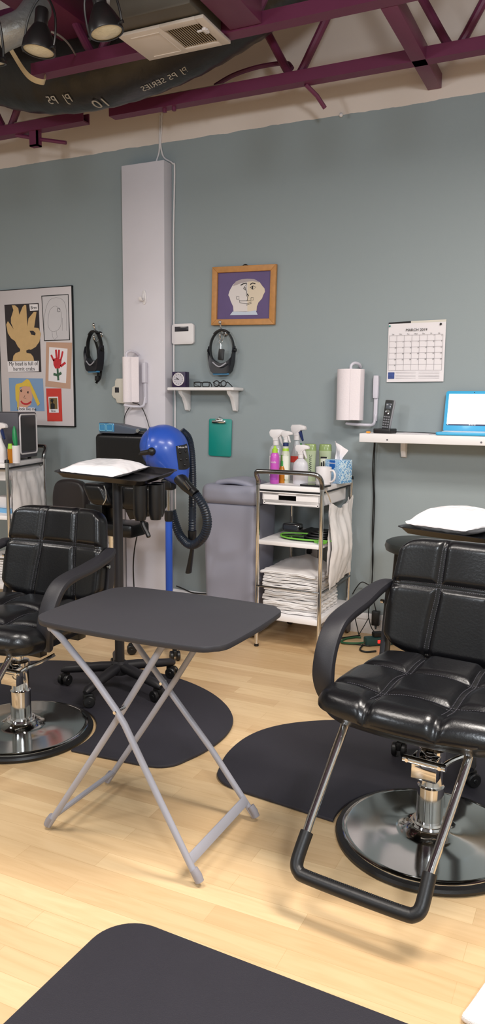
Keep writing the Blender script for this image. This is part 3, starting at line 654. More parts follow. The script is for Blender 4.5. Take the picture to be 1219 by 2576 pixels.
# ---- paper towel holders
def towel_holder(t, x, y, z, r, L, M):
    # wall plane at local y=0, roll centre at (0,-0.085)
    wp = mat('white_holder_plastic', (214, 210, 220), 0.4)
    MB().strap([(r+0.05, -0.012, -L/2-0.005), (r+0.05, -0.012, L*0.36)], 0.022, 0.010, (1, 0, 0)).build('holder_arm', wp, t)
    MB().rbox((0.03, 0.03, 0.125), 0.006, (4, 4, 6), None, Matrix.Translation((r+0.05, -0.016, L*0.16))).build('arm_cap', wp, t)
    MB().tube(smooth_path([(r+0.05, -0.014, -L/2+0.03), (r+0.047, -0.03, -L/2-0.02), (r+0.02, -0.07, -L/2-0.026), (0, -0.085, -L/2-0.022), (-0.02, -0.085, -L/2-0.018)], 5), 0.008, 8).build('lower_arm', wp, t)
    MB().tube(smooth_path([(0.0, -0.085, L/2-0.01), (0.0, -0.085, L/2+0.02), (0.015, -0.07, L/2+0.035), (0.03, -0.04, L/2+0.03), (0.03, -0.005, L/2+0.015)], 5), 0.008, 8).build('upper_hook', wp, t)
tw = mat('paper_towel', (240, 230, 234), 0.85, bump=0.35, bscale=160)
c = (-1.298,4.110,1.358)
t = thing('paper_towel_holder', 'white paper towel holder with full roll, left of calendar', 'paper towel holder', (c[0], D, c[2]), 0, 'paper towel holders')
towel_holder(t, 0, 0, 0, 0.074, 0.275, None)
mb = MB().lathe([(0.02, -0.1375), (0.074, -0.1375), (0.074, 0.1375), (0.02, 0.1375)], 40, Matrix.Translation((0, -0.085, 0)))
mb.sheet(lambda u, v: Vector((0.02+0.055*u, -0.085-0.0745+0.006*u*u, -0.136+0.272*v)), 6, 6, 0.0006)
mb.build('paper_roll', tw, t)
c = (-2.697,4.030,1.444)
t = thing('paper_towel_holder', 'white paper towel holder with thin roll, on the column', 'paper towel holder', (c[0], CY, c[2]), 0, 'paper towel holders')
towel_holder(t, 0, 0, 0, 0.034, 0.275, None)
mb = MB().lathe([(0.018, -0.1375), (0.034, -0.1375), (0.034, 0.1375), (0.018, 0.1375)], 30, Matrix.Translation((0, -0.07, 0)))
mb.sheet(lambda u, v: Vector((-0.005+0.075*u, -0.104+0.045*u, -0.136+0.272*v)), 6, 6, 0.0006)
mb.build('paper_roll', tw, t)

# ---- small shelf with clock and glasses
zs = 1.398
SX0, SX1, SY = (-2.432,4.065,1.392)[0], (-1.985,4.065,1.389)[0], 4.06
t = thing('wall_shelf', 'small white shelf on two curved brackets beside the column', 'shelf', ((SX0+SX1)/2, D, zs))
MB().box((SX0, SY, zs-0.018), (SX1, D-0.001, zs), 0.004).build('shelf_board', whitew, t, True)
for px in (SX0+0.075, SX1-0.045):
    M = Matrix.Translation((px, 0, 0)) @ Matrix(((0, 0, 1, -0.012), (1, 0, 0, 0), (0, 1, 0, 0), (0, 0, 0, 1)))
    MB().prism([(D-0.002, zs-0.0185), (D-0.118, zs-0.0185), (D-0.112, zs-0.035), (D-0.075, zs-0.06), (D-0.05, zs-0.10), (D-0.035, zs-0.135), (D-0.015, zs-0.142), (D-0.002, zs-0.13)], 0, 0.024, 0.002, M).build('shelf_bracket', whitew, t, True)
zs += 0.0008
c = (-2.363,4.100,1.449)
t = thing('desk_clock', 'small dark purple square clock with round white dial on the small shelf', 'clock', (c[0], 4.105, zs), 0.0)
MB().box((-0.046, -0.025, 0), (0.046, 0.025, 0.092), 0.003).build('clock_case', mat('dark_purple_plastic', (44, 30, 66), 0.35), t)
F = WM(0, -0.0255, 0.047)
MB().lathe([(0.039, 0), (0.039, 0.005), (0.035, 0.006), (0.034, 0.003), (0.034, 0)], 36, F).build('dial_ring', white, t)
MB().lathe([(0, 0.001), (0.034, 0.001), (0.034, 0), (0, 0)], 36, F).build('dial', mat('dial_grey', (196, 192, 200), 0.5), t)
mb = MB()
for i in range(12):
    a = i*PI/6; mb.box((-0.0012, 0.026, 0), (0.0012, 0.031, 0.0006), 0, F @ Matrix.Translation((0, 0, 0.001)) @ Matrix.Rotation(a, 4, 'Z'))
mb.build('hour_marks', ink, t)
for ang, L, w, nm in ((58, 0.018, 0.002, 'hour_hand'), (86, 0.026, 0.0014, 'minute_hand')):
    MB().box((-w, -0.004, 0.0016), (w, L, 0.0024), 0, F @ Matrix.Rotation(math.radians(ang), 4, 'Z')).build(nm, ink, t)
glassclear = mat('clear_lens', (220, 226, 230), 0.03, trans=0.9)
def glasses(label, loc, rz, m, rnd):
    t = thing('eyeglasses', label, 'glasses', loc, rz, 'eyeglasses on the small shelf', Matrix.Rotation(rz, 4, 'Z') @ Matrix.Scale(0.8, 4))
    for s in (-1, 1):
        if rnd: ring = [(s*0.031+0.023*math.cos(a), 0, 0.026+0.021*math.sin(a)) for a in [2*PI*i/24 for i in range(24)]]
        else: ring = [(p[0]+s*0.033, 0, p[1]+0.020) for p in rrect(0.027, 0.017, 0.012)]
        MB().tube(ring, 0.0042, 8, True).build('rim', m, t)
        MB().prism([(p[0], p[2]) for p in ring], -0.0006, 0.0006, 0, WM(0, 0, 0)).build('lens', glassclear, t)
        MB().tube(smooth_path([(s*0.058, 0.0, 0.034), (s*0.063, 0.006, 0.036), (s*0.060, 0.05, 0.018), (s*0.045, 0.095, 0.006)], 5), 0.0038, 8).build('temple', m, t)
    MB().tube(smooth_path([(-0.009, 0, 0.03), (0, -0.002, 0.034), (0.009, 0, 0.03)], 4), 0.004, 8).build('bridge', m, t)
    return t
c = (-2.208,4.085,1.415)
glasses('black rectangular eyeglasses beside the purple clock', (c[0], 4.085, zs), 0.15, blackpl, False)
c = (-2.086,4.085,1.415)
glasses('round dark framed eyeglasses at the right end of the small shelf', (c[0], 4.085, zs), -0.12, blackpl, True)

# ---- clipboard
t = thing('clipboard', 'small teal clipboard hanging on the wall above the grey bin', 'clipboard', (-2.138,4.200,1.100)); c = (-2.140,4.200,1.088)
cx0, cx1, cz0, cz1 = -2.215, -2.06, 0.985, 1.212
Rc = Matrix.Translation((-2.137, 0, 1.1)) @ Matrix.Rotation(math.radians(1.0), 4, 'Y') @ Matrix.Translation((2.137, 0, -1.1))
MB().prism(rrect(0.0775, 0.1135, 0.012, 5, -2.137, 1.098), 0, 0.004, 0.001, Rc @ WM(0, D-0.008, 0)).build('clipboard_panel', teal, t, True)
mb = MB().box((-2.187, D-0.026, 1.185), (-2.095, D-0.012, 1.203), 0.003); mb.strap(smooth_path([(-2.165, D-0.02, 1.20), (-2.14, D-0.026, 1.21), (-2.115, D-0.02, 1.20)], 4), 0.012, 0.002, (0, 0, 1)); mb.build('spring_clip', chrome, t, True)
MB().cyl((-2.137, D, 1.222), (-2.137, D-0.02, 1.222), 0.004, 8).build('nail', chrome, t, True)

# ---- calendar
t = thing('wall_calendar', 'white month calendar pinned to the wall above the phone', 'calendar', (-0.960,4.200,1.577))
x0, x1, z0, z1 = -1.118, -0.812, 1.428, 1.738
yc = D-0.006
MB().sheet(lambda u, v: Vector((x0+(x1-x0)*u, yc-0.004*math.sin(PI*u)*(1-v)-0.003*(1-v), z0+(z1-z0)*v+0.002*u)), 12, 12, 0.0008).build('calendar_page', paper, t, True)
MB().prism([(x0-0.002, z1-0.004), (x0+0.12, z1-0.002), (x0+0.12, z1+0.012), (x0-0.001, z1+0.008)], 0, 0.001, 0, WM(0, yc+0.003, 0)).build('picture_edge', ink, t, True)
MB().prism([(x0+0.12, z1-0.002), (x1, z1), (x1, z1+0.014), (x0+0.12, z1+0.012)], 0, 0.001, 0, WM(0, yc+0.003, 0)).build('picture_edge', mat('cream_plastic', (218, 212, 200), 0.45), t, True)
mb = MB(); ge = 0.0004; yl = yc-0.008
gx0, gx1, gz0, gz1 = x0+0.008, x1-0.012, z0+0.062, z1-0.062
for i in range(8):
    x = gx0+(gx1-gx0)*i/7; mb.box((x-ge, yl, gz0), (x+ge, yl+0.001, gz1))
for j in range(7):
    z = gz0+(gz1-gz0)*j/6; mb.box((gx0, yl, z-ge), (gx1, yl+0.001, z+ge))
for j in range(5):
    z = z0+0.02+j*0.008; mb.box((gx0+0.04, yl, z), (gx0+0.15, yl+0.001, z+0.0008)); mb.box((gx0+0.165, yl, z), (gx1-0.01, yl+0.001, z+0.0008))
mb.build('grid_lines', mat('faint_grid', (150, 145, 150), 0.8), t, True)
MB().text('MARCH 2019', 0.020, WM((x0+x1)/2, yl, z1-0.036), 0.0003).build('month_title', ink, t, True)
for j in range(6):
    for i in range(7):
        dd = j*7+i-4
        if 1 <= dd <= 31: MB().text(str(dd), 0.0085, WM(gx0+(gx1-gx0)*(i+0.86)/7, yl, gz1-(gz1-gz0)*(j+0.14)/6), 0.0003).build('date_number', ink, t, True)
for i, s_ in enumerate(('Sun', 'Mon', 'Tue', 'Wed', 'Thu', 'Fri', 'Sat')): MB().text(s_, 0.008, WM(gx0+(gx1-gx0)*(i+0.5)/7, yl, gz1+0.006), 0.0003).build('weekday_name', ink, t, True)
MB().box((gx0, yl, z0+0.018), (gx0+0.034, yl+0.002, z0+0.052)).build('small_picture', mat('night_blue_print', (52, 74, 140), 0.5, vary=0.6, vscale=60), t, True)
MB().ball((x0+0.008, yc-0.008, z1-0.012), 0.005, n=8).build('push_pin', teal, t, True)
MB().ball((x1-0.026, yc-0.008, z1-0.010), 0.006, n=8).build('push_pin', ink, t, True)

# ---- right wall shelf with phone and laptop
zr = 1.156
t = thing('wall_shelf', 'long white wall shelf carrying the phone and laptop', 'shelf', (-0.7, D, zr))
MB().box((-1.185, 3.93, 1.110), (0.9, D-0.001, zr), 0.003).build('shelf_board', whitew, t, True)
for x in (-1.005, -0.52, 0.4):
    MB().prism([(0, 0), (-0.055, 0), (-0.05, -0.05), (-0.03, -0.085), (0, -0.09)], -0.013, 0.013, 0.002, Matrix(((0, 0, 1, x), (1, 0, 0, D-0.001), (0, 1, 0, 1.1095), (0, 0, 0, 1)))).build('shelf_bracket', whitew, t, True)
mb = MB()
for x in (-1.035, -0.565): mb.lathe([(0, 0.001), (0.005, 0.001), (0.005, -0.001), (0, -0.001)], 12, WM(x, 3.93, 1.126))
mb.build('screw_head', greyink, t, True)
zr += 0.0006
# cordless phone on its base
t = thing('cordless_phone', 'black and silver cordless phone standing in its base', 'phone', (-1.075, 4.03, zr), -0.15)
MB().prism(rrect(0.05, 0.045, 0.01), 0, 0.024, 0.004).build('charging_base', blackpl, t)
hm = Matrix.Translation((0.0, 0.012, 0.012)) @ Matrix.Rotation(math.radians(-9), 4, 'X') @ Matrix.Rotation(math.radians(4), 4, 'Y')
h = MB().rbox((0.05, 0.028, 0.165), 0.012, (8, 6, 14), lambda x, y, z: (x*(1+0.12*z/0.08), y, z), hm @ Matrix.Translation((0, 0, 0.0825))).build('handset', mat('silver_plastic', (150, 150, 156), 0.35), t)
MB().rbox((0.043, 0.006, 0.158), 0.003, (8, 3, 14), lambda x, y, z: (x*(1+0.12*z/0.08), y, z), hm @ Matrix.Translation((0, -0.0135, 0.0825))).build('handset_face', blackpl, t)
MB().box((-0.015, -0.0178, 0.115), (0.015, -0.0165, 0.145), 0.0003, hm).build('phone_screen', mat('grey_lcd', (88, 92, 100), 0.15), t)
MB().lathe([(0.004, 0.001), (0.012, 0.002), (0.012, -0.002), (0.004, -0.002)], 20, hm @ WM(0, -0.0165, 0.098)).build('navigation_ring', chrome, t)
mb = MB()
for i in range(3):
    for j in range(5): mb.box((-0.0175+0.0125*i, -0.0182, 0.014+0.0135*j), (-0.0075+0.0125*i, -0.0165, 0.022+0.0135*j), 0.0008, hm)
mb.build('keypad', mat('key_grey', (120, 120, 126), 0.4), t)
MB().tube(smooth_path([(0.03, 0.04, 0.008), (0.12, 0.07, 0.006), (0.25, 0.08, 0.004)], 6), 0.002, 6).build('phone_cord', blackpl, t)
mb = MB().box((-0.999, 3.965, zr), (-0.83, 4.16, zr+0.002), 0, None)
single(mb, 'paper_sheet', paper, 'white papers lying flat between the phone and the laptop', 'paper', (-0.92, 4.06, zr))
single(MB().rbox((0.022, 0.018, 0.010), 0.004, (4, 4, 4), None, Matrix.Translation((-1.145, 3.96, zr+0.0052))), 'orange_eraser', mat('orange_plastic', (240, 160, 50), 0.5), 'small orange lump at the front left corner of the shelf', 'eraser', (-1.145, 3.96, zr))
# laptop
bl = mat('turquoise_laptop', (66, 176, 226), 0.35, coat=0.15)
t = thing('laptop', 'turquoise laptop open with a bright white screen', 'laptop', (-0.645, 4.03, zr), 0.0)
MB().prism(rrect(0.145, 0.10, 0.012, 4, 0.0, -0.005), 0, 0.016, 0.005).build('laptop_base', bl, t)
MB().prism(rrect(0.13, 0.05, 0.004, 3, 0.0, 0.03), 0.016, 0.0175, 0).build('keyboard', white, t)
sm = Matrix.Translation((0, 0.092, 0.012)) @ Matrix.Rotation(math.radians(-13), 4, 'X')
MB().prism(rrect(0.145, 0.108, 0.012, 4, 0, 0.108), 0, 0.010, 0.003, sm @ WM(0, 0.005, 0)).build('screen_lid', bl, t)
scr = MB().box((-0.128, -0.0062, 0.040), (0.128, -0.0054, 0.200), 0, sm).build('screen', mat('lit_screen', (252, 253, 255), 0.4, emit=1.0), t)
MB().box((-0.128, -0.0066, 0.033), (0.128, -0.0056, 0.040), 0, sm).build('task_bar', mat('navy_screen_bar', (16, 34, 84), 0.4), t)
mb = MB()
for x in (-0.122, -0.012, -0.003, 0.006, 0.016): mb.lathe([(0, 0.0003), (0.0028, 0.0003), (0.0028, -0.0003), (0, -0.0003)], 10, sm @ WM(x, -0.0068, 0.0365))
mb.build('screen_icons', white, t)
MB().lathe([(0, 0.0004), (0.0025, 0.0004), (0.0025, -0.0004), (0, -0.0004)], 10, sm @ WM(0, -0.0056, 0.208)).build('webcam', ink, t)
# cords from the shelf to the power strip
mb = MB().tube(smooth_path([(-1.170,4.170,1.098), (-1.177,4.180,0.949), (-1.167,4.180,0.794), (-1.168,4.180,0.613), (-1.158,4.180,0.454), (-1.157,4.170,0.296), (-1.147,4.160,0.230), (-1.123,4.150,0.151)], 6), 0.0032, 6)
single(mb, 'extension_cable', blackpl, 'black cord running from the wall shelf down to the adapter', 'cable', (-1.165,4.180,0.681), smooth=60)
mb = MB().tube(smooth_path([(-1.167,4.175,1.098), (-1.170,4.185,0.905), (-1.161,4.185,0.771), (-1.162,4.185,0.613), (-1.164,4.185,0.453), (-1.159,4.170,0.300), (-1.212,4.160,0.305), (-1.241,4.150,0.272), (-1.263,4.150,0.230)], 6), 0.003, 6)
single(mb, 'extension_cable', blackpl, 'black cord curling from the wall towards the rear of the cart', 'cable', (-1.166,4.185,0.793), smooth=60)
mb = MB().tube(smooth_path([(-1.155,4.150,0.219), (-1.166,4.150,0.125), (-1.139,4.120,0.060), (-1.102,4.080,0.043)], 5), 0.003, 6)
mb.tube(smooth_path([(-1.165,4.150,0.102), (-1.181,4.120,0.061), (-1.196,4.080,0.023)], 4), 0.0025, 6)
mb.tube(smooth_path([(-1.247,4.140,0.117), (-1.217,4.100,0.062), (-1.195,4.070,0.022)], 4), 0.003, 6)
single(mb, 'extension_cable', blackpl, 'thin tangled cords hanging down to the power strip', 'cable', (-1.165,4.150,0.102), smooth=60)
a = (-1.122,4.150,0.108)
t = thing('power_adapter', 'black power brick hanging above the power strip', 'adapter', a)
MB().box((-0.022, -0.016, -0.042), (0.022, 0.016, 0.042), 0.004).build('adapter_body', blackpl, t)
MB().tube([(0.0, 0, -0.042), (0.003, -0.01, -0.062)], [0.008, 0.004], 8).build('strain_relief', rubber, t)
dg = mat('dark_green_plastic', (40, 74, 72), 0.4)
p0 = (-1.155,3.964,0.000); 
t = thing('power_strip', 'dark green power strip with glowing red switch on the floor', 'power strip', (-1.07, 4.01, 0.001), math.radians(38))
MB().box((-0.075, -0.028, 0), (0.19, 0.028, 0.046), 0.009).build('strip_body', dg, t)
MB().box((-0.012, -0.0335, 0.016), (0.016, -0.0265, 0.034), 0.002).build('red_switch', mat('lit_red_switch', (255, 46, 40), 0.3, emit=1.2), t)
MB().box((-0.03, -0.02, 0.046), (0.03, 0.02, 0.072), 0.006).build('plug', blackpl, t)
mb = MB().tube(smooth_path([(-0.08, 0, 0.015), (-0.13, 0.01, 0.012), (-0.19, 0.05, 0.008), (-0.15, 0.11, 0.006), (-0.08, 0.13, 0.006), (-0.05, 0.12, 0.006)], 6), 0.0055, 8)
mb.build('green_cord', mat('green_cord', (36, 92, 60), 0.5), t)
mb = MB().tube(smooth_path([(-1.201,4.115,0.006), (-1.243,4.060,0.006), (-1.287,3.996,0.006), (-1.239,3.940,0.006), (-1.183,3.945,0.006), (-1.096,3.950,0.006)], 6), 0.004, 6)
mb.tube(smooth_path([(-1.136,3.953,0.006), (-1.126,3.866,0.006), (-1.086,3.842,0.006), (-1.042,3.879,0.006)], 6), 0.005, 6)
single(mb, 'extension_cable', blackpl, 'black cord looping on the floor in front of the power strip', 'cable', (-1.244,3.994,0.006), smooth=60)
# outlet behind the cart
t = thing('wall_outlet', 'white wall outlet with black plugs behind the cart', 'outlet', (-1.535, D, 0.43))
MB().prism(rrect(0.037, 0.058, 0.006), 0, 0.006, 0.002, WM(-1.535, D, 0.43)).build('cover_plate', white, t, True)
for z in (0.45, 0.41): 
    MB().box((-1.555, D-0.038, z-0.014), (-1.528, D-0.005, z+0.014), 0.005).build('plug', blackpl, t, True)
mb = MB().tube(smooth_path([(-1.54, D-0.03, 0.445), (-1.545, D-0.05, 0.41), (-1.54, D-0.045, 0.34), (-1.51, D-0.03, 0.25)], 5), 0.005, 6); mb.tube(smooth_path([(-1.54, D-0.03, 0.41), (-1.53, D-0.05, 0.36), (-1.50, D-0.03, 0.27)], 5), 0.005, 6)
mb.build('plug_cord', blackpl, t, True)

# ================================================================ utility carts
def cart(label, loc, rz, scale=1.0):
    t = thing('utility_cart', label, 'cart', loc, rz, 'chrome utility carts')
    w, d, zt = 0.358, 0.462, 0.885
    for x in (0, w):
        MB().tube([(x, 0, 0.012), (x, 0, 0.9)], 0.0115, 12).build('leg', chrome, t)
        MB().tube([(x, d, 0.10), (x, d, zt+0.012)], 0.0105, 12).build('leg', chrome, t)
        MB().cyl((x, 0, 0.0), (x, 0, 0.014), 0.0125, 12).build('leg_foot', rubber, t)
        MB().lathe([(0, 0.008), (0.012, 0.006), (0.014, -0.012), (0, -0.012)], 12, None, (x, d, zt+0.016)).build('leg_cap', blackpl, t)
        MB().cyl((x-0.008, d+0.012, 0.052), (x+0.008, d+0.012, 0.052), 0.051, 28).build('wheel', mat('dark_wheel', (58, 48, 46), 0.4), t)
        MB().tube([(x-0.014 if x else x+0.014, d, 0.14), (x-0.014 if x else x+0.014, d+0.012, 0.052)], 0.006, 8).build('wheel_fork', greymetal, t)
    pts = smooth_path([(0, 0, 0.88), (0, -0.002, 0.905), (-0.002, -0.02, 0.935), (0.008, -0.036, 0.953), (0.035, -0.040, 0.957), (w/2, -0.042, 0.958), (w-0.05, -0.040, 0.957), (w-0.008, -0.034, 0.945), (w+0.001, -0.012, 0.915), (w, 0, 0.88)], 5)
    MB().tube(pts, 0.0125, 12).build('handle', satin, t)
    MB().box((0.012, -0.004, zt-0.026), (w-0.006, d+0.004, zt), 0.003).build('top_shelf', whitew, t)
    MB().box((0.004, -0.006, zt-0.033), (w-0.003, d+0.006, zt-0.027), 0).build('top_edging', blackpl, t)
    mb = MB(); x0, x1 = 0.03, w-0.014; z0, z1 = zt-0.103, zt-0.036
    dr = [(x0-0.015, z1), (x1+0.004, z1), (x1-0.004, z0+0.012), (x1-0.014, z0), (x0+0.014, z0), (x0+0.004, z0+0.012)]
    hx = (x0+x1)/2-0.02
    # drawer front with a real hand slot
    mb.box((x0, 0.0, z0+0.01), (x1, 0.004, z0+0.026)); 
    mb.prism([(x0+0.004, z0+0.026), (x0+0.014, z0), (x1-0.014, z0), (x1-0.004, z0+0.026)], -0.001, 0.004, 0, WM(0, 0.004, 0))
    mb.box((x0-0.004, 0.0, z0+0.024), (hx-0.05, 0.005, z1)); mb.box((hx+0.05, 0.0, z0+0.024), (x1+0.002, 0.005, z1)); mb.box((x0-0.004, 0, z1-0.016), (x1, 0.005, z1))
    mb.box((x0-0.018, -0.008, z1-0.004), (x1+0.006, 0.004, z1+0.001), 0.001)
    mb.box((x0, 0.0, z0), (x0+0.004, d-0.05, z1)); mb.box((x1-0.004, 0.0, z0), (x1, d-0.05, z1)); mb.box((x0, d-0.054, z0), (x1, d-0.05, z1)); mb.box((x0, 0.0, z0), (x1, d-0.05, z0+0.004))
    mb.build('drawer', whitew, t)
    MB().prism(rrect(0.052, 0.0125, 0.012, 6, hx, (z0+0.024+z1-0.016)/2), -0.0015, 0.0, 0, WM(0, -0.0012, 0)).build('hand_slot', mat('slot_shadow', (40, 37, 36), 0.8), t) if False else None
    MB().box((0.004, -0.006, 0.565), (w-0.002, d+0.004, 0.588), 0.003).build('middle_shelf', whitew, t)
    MB().box((0.004, -0.006, 0.160), (w-0.002, d+0.004, 0.190), 0.003).build('bottom_shelf', whitew, t)
    zg = 0.338
    for p, q in (((0, -0.008, zg), (w, -0.008, zg)), ((w+0.008, 0, zg), (w+0.008, d, zg)), ((-0.008, 0, zg), (-0.008, d, zg)), ((0, d+0.008, zg), (w, d+0.008, zg))):
        MB().cyl(p, q, 0.0055, 10).build('guard_rail', satin, t)
    t.scale = (scale,)*3
    MW[t.name] = MW[t.name] @ Matrix.Diagonal((scale, scale, scale, 1))
    return t
cart('chrome and white cart holding towels and spray bottles', (-1.655, 3.69, 0), -0.019)
ZT = 0.8856
def onc(p): return (p[0], p[1], ZT)
# ---- spray bottles and toiletries
def trigger_head(t, z, m, s=1.0, trig=None, ang=0.0):
    R = Matrix.Translation((0, 0, z)) @ Matrix.Rotation(ang, 4, 'Z') @ Matrix.Scale(s, 4)
    # nozzle points to -x; local xz outline
    MB().prism([(0.014, 0.0), (0.016, 0.012), (0.030, 0.022), (0.034, 0.040), (0.026, 0.052), (-0.02, 0.054), (-0.046, 0.048), (-0.052, 0.036), (-0.050, 0.030), (-0.028, 0.027), (-0.012, 0.014), (-0.014, 0.0)], -0.011, 0.011, 0.004, R @ WM(0, 0, 0)).build('trigger_head', m, t)
    MB().prism([(-0.024, 0.028), (-0.012, 0.024), (-0.022, -0.004), (-0.034, -0.024), (-0.038, -0.020), (-0.030, 0.006)], -0.006, 0.006, 0.002, R @ WM(0, 0, 0)).build('trigger_lever', trig or m, t)
    MB().lathe([(0, 0), (0.0155, 0), (0.0155, -0.02), (0, -0.02)], 18, R).build('screw_cap', m, t)
def bottle(name, label, loc, prof, m, rz=0, n=28, flat=1.0, group='bottles on the cart'):
    t = thing(name, label, 'bottle', loc, rz, group)
    MB().lathe(prof, n, Matrix.Diagonal((1, flat, 1, 1))).build('bottle_body', m, t); return t
def wraplabel(t, r, z0, z1, m, a0=-150, a1=-30, name='label_panel', flat=1.0):
    return MB().sheet(lambda u, v: Vector(((r+0.0006)*math.cos(math.radians(a0+(a1-a0)*u)), flat*(r+0.0006)*math.sin(math.radians(a0+(a1-a0)*u)), z0+(z1-z0)*v)), 12, 1, 0).build(name, m, t)
def wraptext(t, s, size, r, z, m, a=-90, name='lettering', rot=0, flat=1.0):
    def fn(u, v, w):
        if rot: u, v = -v, u
        th = math.radians(a)+u/r; return Vector(((r+0.0012)*math.cos(th), flat*(r+0.0012)*math.sin(th), z+v))
    return MB().text(s, size, None, 0, fn=fn).build(name, m, t)
magenta = mat('magenta_plastic', (196, 84, 184), 0.35, coat=0.2); lime = mat('lime_plastic', (164, 206, 60), 0.35)
clearpl = mat('cloudy_clear_plastic', (214, 216, 220), 0.2, trans=0.35)
b = bottle('spray_bottle', 'magenta spray bottle with lime cap, front left on cart', onc((-1.592,3.760,0.896)), [(0, 0), (0.0235, 0), (0.0245, 0.004), (0.0245, 0.135), (0.022, 0.152), (0.0155, 0.163), (0, 0.163)], magenta)
MB().lathe([(0, 0.20), (0.006, 0.20), (0.008, 0.188), (0.0145, 0.182), (0.0155, 0.162), (0, 0.162)], 20).build('cap', lime, b)
wraplabel(b, 0.0245, 0.02, 0.075, mat('violet_label', (160, 70, 170), 0.4)); wraptext(b, 'kids', 0.018, 0.0245, 0.115, white, -85)
b = bottle('spray_bottle', 'large white trigger spray bottle behind the magenta bottle', onc((-1.627,3.860,0.909)), [(0, 0), (0.036, 0), (0.038, 0.006), (0.038, 0.17), (0.03, 0.19), (0.015, 0.20), (0, 0.2)], clearpl, rz=0.1, flat=0.7)
trigger_head(b, 0.222, white, 1.15, None, PI-0.1)
wraplabel(b, 0.038, 0.03, 0.14, paper, flat=0.7)
b = bottle('oil_bottle', 'amber bottle wedged between the magenta and green bottles', onc((-1.565,3.800,0.903)), [(0, 0), (0.017, 0), (0.0175, 0.075), (0.012, 0.09), (0, 0.09)], mat('amber_plastic', (212, 134, 30), 0.2, trans=0.3))
MB().lathe([(0, 0.118), (0.009, 0.118), (0.010, 0.088), (0, 0.088)], 16).build('cap', mat('bright_green_cap', (60, 150, 70), 0.35), b)
b = bottle('spray_bottle', 'clear bottle with green leaf label and blue collar', onc((-1.555,3.820,0.906)), [(0, 0), (0.024, 0), (0.0255, 0.004), (0.0255, 0.12), (0.022, 0.16), (0.015, 0.178), (0.015, 0.2), (0, 0.2)], mat('pale_clear_bottle', (222, 224, 206), 0.2, trans=0.2))
MB().lathe([(0, 0.185), (0.0165, 0.185), (0.019, 0.16), (0.022, 0.158), (0.022, 0.156), (0, 0.156)], 20).build('lime_collar', lime, b)
wraplabel(b, 0.0255, 0.02, 0.145, mat('pale_label', (232, 234, 220), 0.5))
mb = MB()
for k, (a0, a1, zz0, zz1) in enumerate(((-120, -96, 0.03, 0.15), (-112, -84, 0.02, 0.15), (-128, -112, 0.04, 0.15), (-104, -70, 0.015, 0.1))):
    mb.tube([Vector((0.0262*math.cos(math.radians(a1+(a0-a1)*q**0.6)), 0.0262*math.sin(math.radians(a1+(a0-a1)*q**0.6)), zz0+(zz1-zz0)*q)) for q in [i/8 for i in range(9)]], 0.0016, 6)
mb.build('leaf_stripes', mat('leaf_green', (92, 140, 40), 0.5), b)
MB().lathe([(0, 0.214), (0.0155, 0.214), (0.0155, 0.196), (0, 0.196)], 18).build('blue_collar', mat('navy_plastic', (30, 46, 96), 0.35), b)
trigger_head(b, 0.234, white, 0.8, None, PI-0.2)
b = bottle('spray_bottle', 'plain frosted spray bottle with white trigger, front middle', onc((-1.456,3.790,0.900)), [(0, 0), (0.038, 0), (0.041, 0.005), (0.041, 0.095), (0.036, 0.115), (0.022, 0.13), (0.014, 0.136), (0.014, 0.145), (0, 0.145)], mat('frosted_white_plastic', (214, 212, 218), 0.35, trans=0.1), flat=0.72)
trigger_head(b, 0.158, white, 0.95, None, PI-0.1)
b = bottle('spray_bottle', 'tall blue-trigger spray bottle at the back of the cart', onc((-1.554,3.980,0.914)), [(0, 0), (0.034, 0), (0.036, 0.006), (0.034, 0.14), (0.018, 0.2), (0.014, 0.22), (0, 0.22)], clearpl, rz=0, flat=0.75)
trigger_head(b, 0.246, white, 1.15, mat('navy_plastic', (30, 46, 96), 0.35), PI-0.3)
wraplabel(b, 0.0355, 0.10, 0.135, redp, flat=0.75)
sage = mat('sage_bottle', (180, 192, 158), 0.35); sagecap = mat('sage_cap', (154, 176, 112), 0.25, trans=0.2)
for lab, px, Y, wd in (('pale green shampoo bottle left of the mug, lettering up its side', 778, 3.98, 0), ('pale green shampoo bottle standing behind the white mug', 815, 3.99, 1)):
    loc = onc((-1.476,3.980,0.907)) if wd == 0 else onc((-1.395,4.000,0.918))
    b = bottle('shampoo_bottle', lab, loc, [(0, 0), (0.032, 0), (0.035, 0.006), (0.031, 0.07), (0.034, 0.14), (0.036, 0.168), (0, 0.168)], sage, flat=0.62)
    MB().lathe([(0, 0.168), (0.036, 0.168), (0.034, 0.2), (0.030, 0.204), (0, 0.205)], 28, Matrix.Diagonal((1, 0.62, 1, 1))).build('flip_cap', sagecap, b)
    if wd:
        wraplabel(b, 0.0335, 0.075, 0.135, mat('pale_label', (232, 234, 220), 0.5), -125, -55, flat=0.62)
        MB().box((-0.018, -0.0230, 0.128), (0.018, -0.0222, 0.136)).build('label_bar', ink, b)
        mb = MB(); mb.box((-0.016, -0.0230, 0.084), (-0.008, -0.0222, 0.105)); mb.box((-0.004, -0.0230, 0.084), (0.004, -0.0222, 0.112)); mb.box((0.008, -0.0230, 0.084), (0.016, -0.0222, 0.1)); mb.build('label_print', ink, b)
    else: wraptext(b, 'WWWWC', 0.022, 0.033, 0.095, ink, -70, rot=1, flat=0.62)
b = bottle('spray_bottle', 'small red and green capped bottle at the back of the cart', onc((-1.568,4.060,0.905)), [(0, 0), (0.03, 0), (0.03, 0.15), (0.018, 0.175), (0, 0.175)], mat('red_clear_plastic', (190, 40, 40), 0.25, trans=0.1))
MB().lathe([(0, 0.2), (0.013, 0.2), (0.014, 0.172), (0, 0.172)], 16).build('cap', mat('bright_green_cap', (60, 150, 70), 0.35), b)
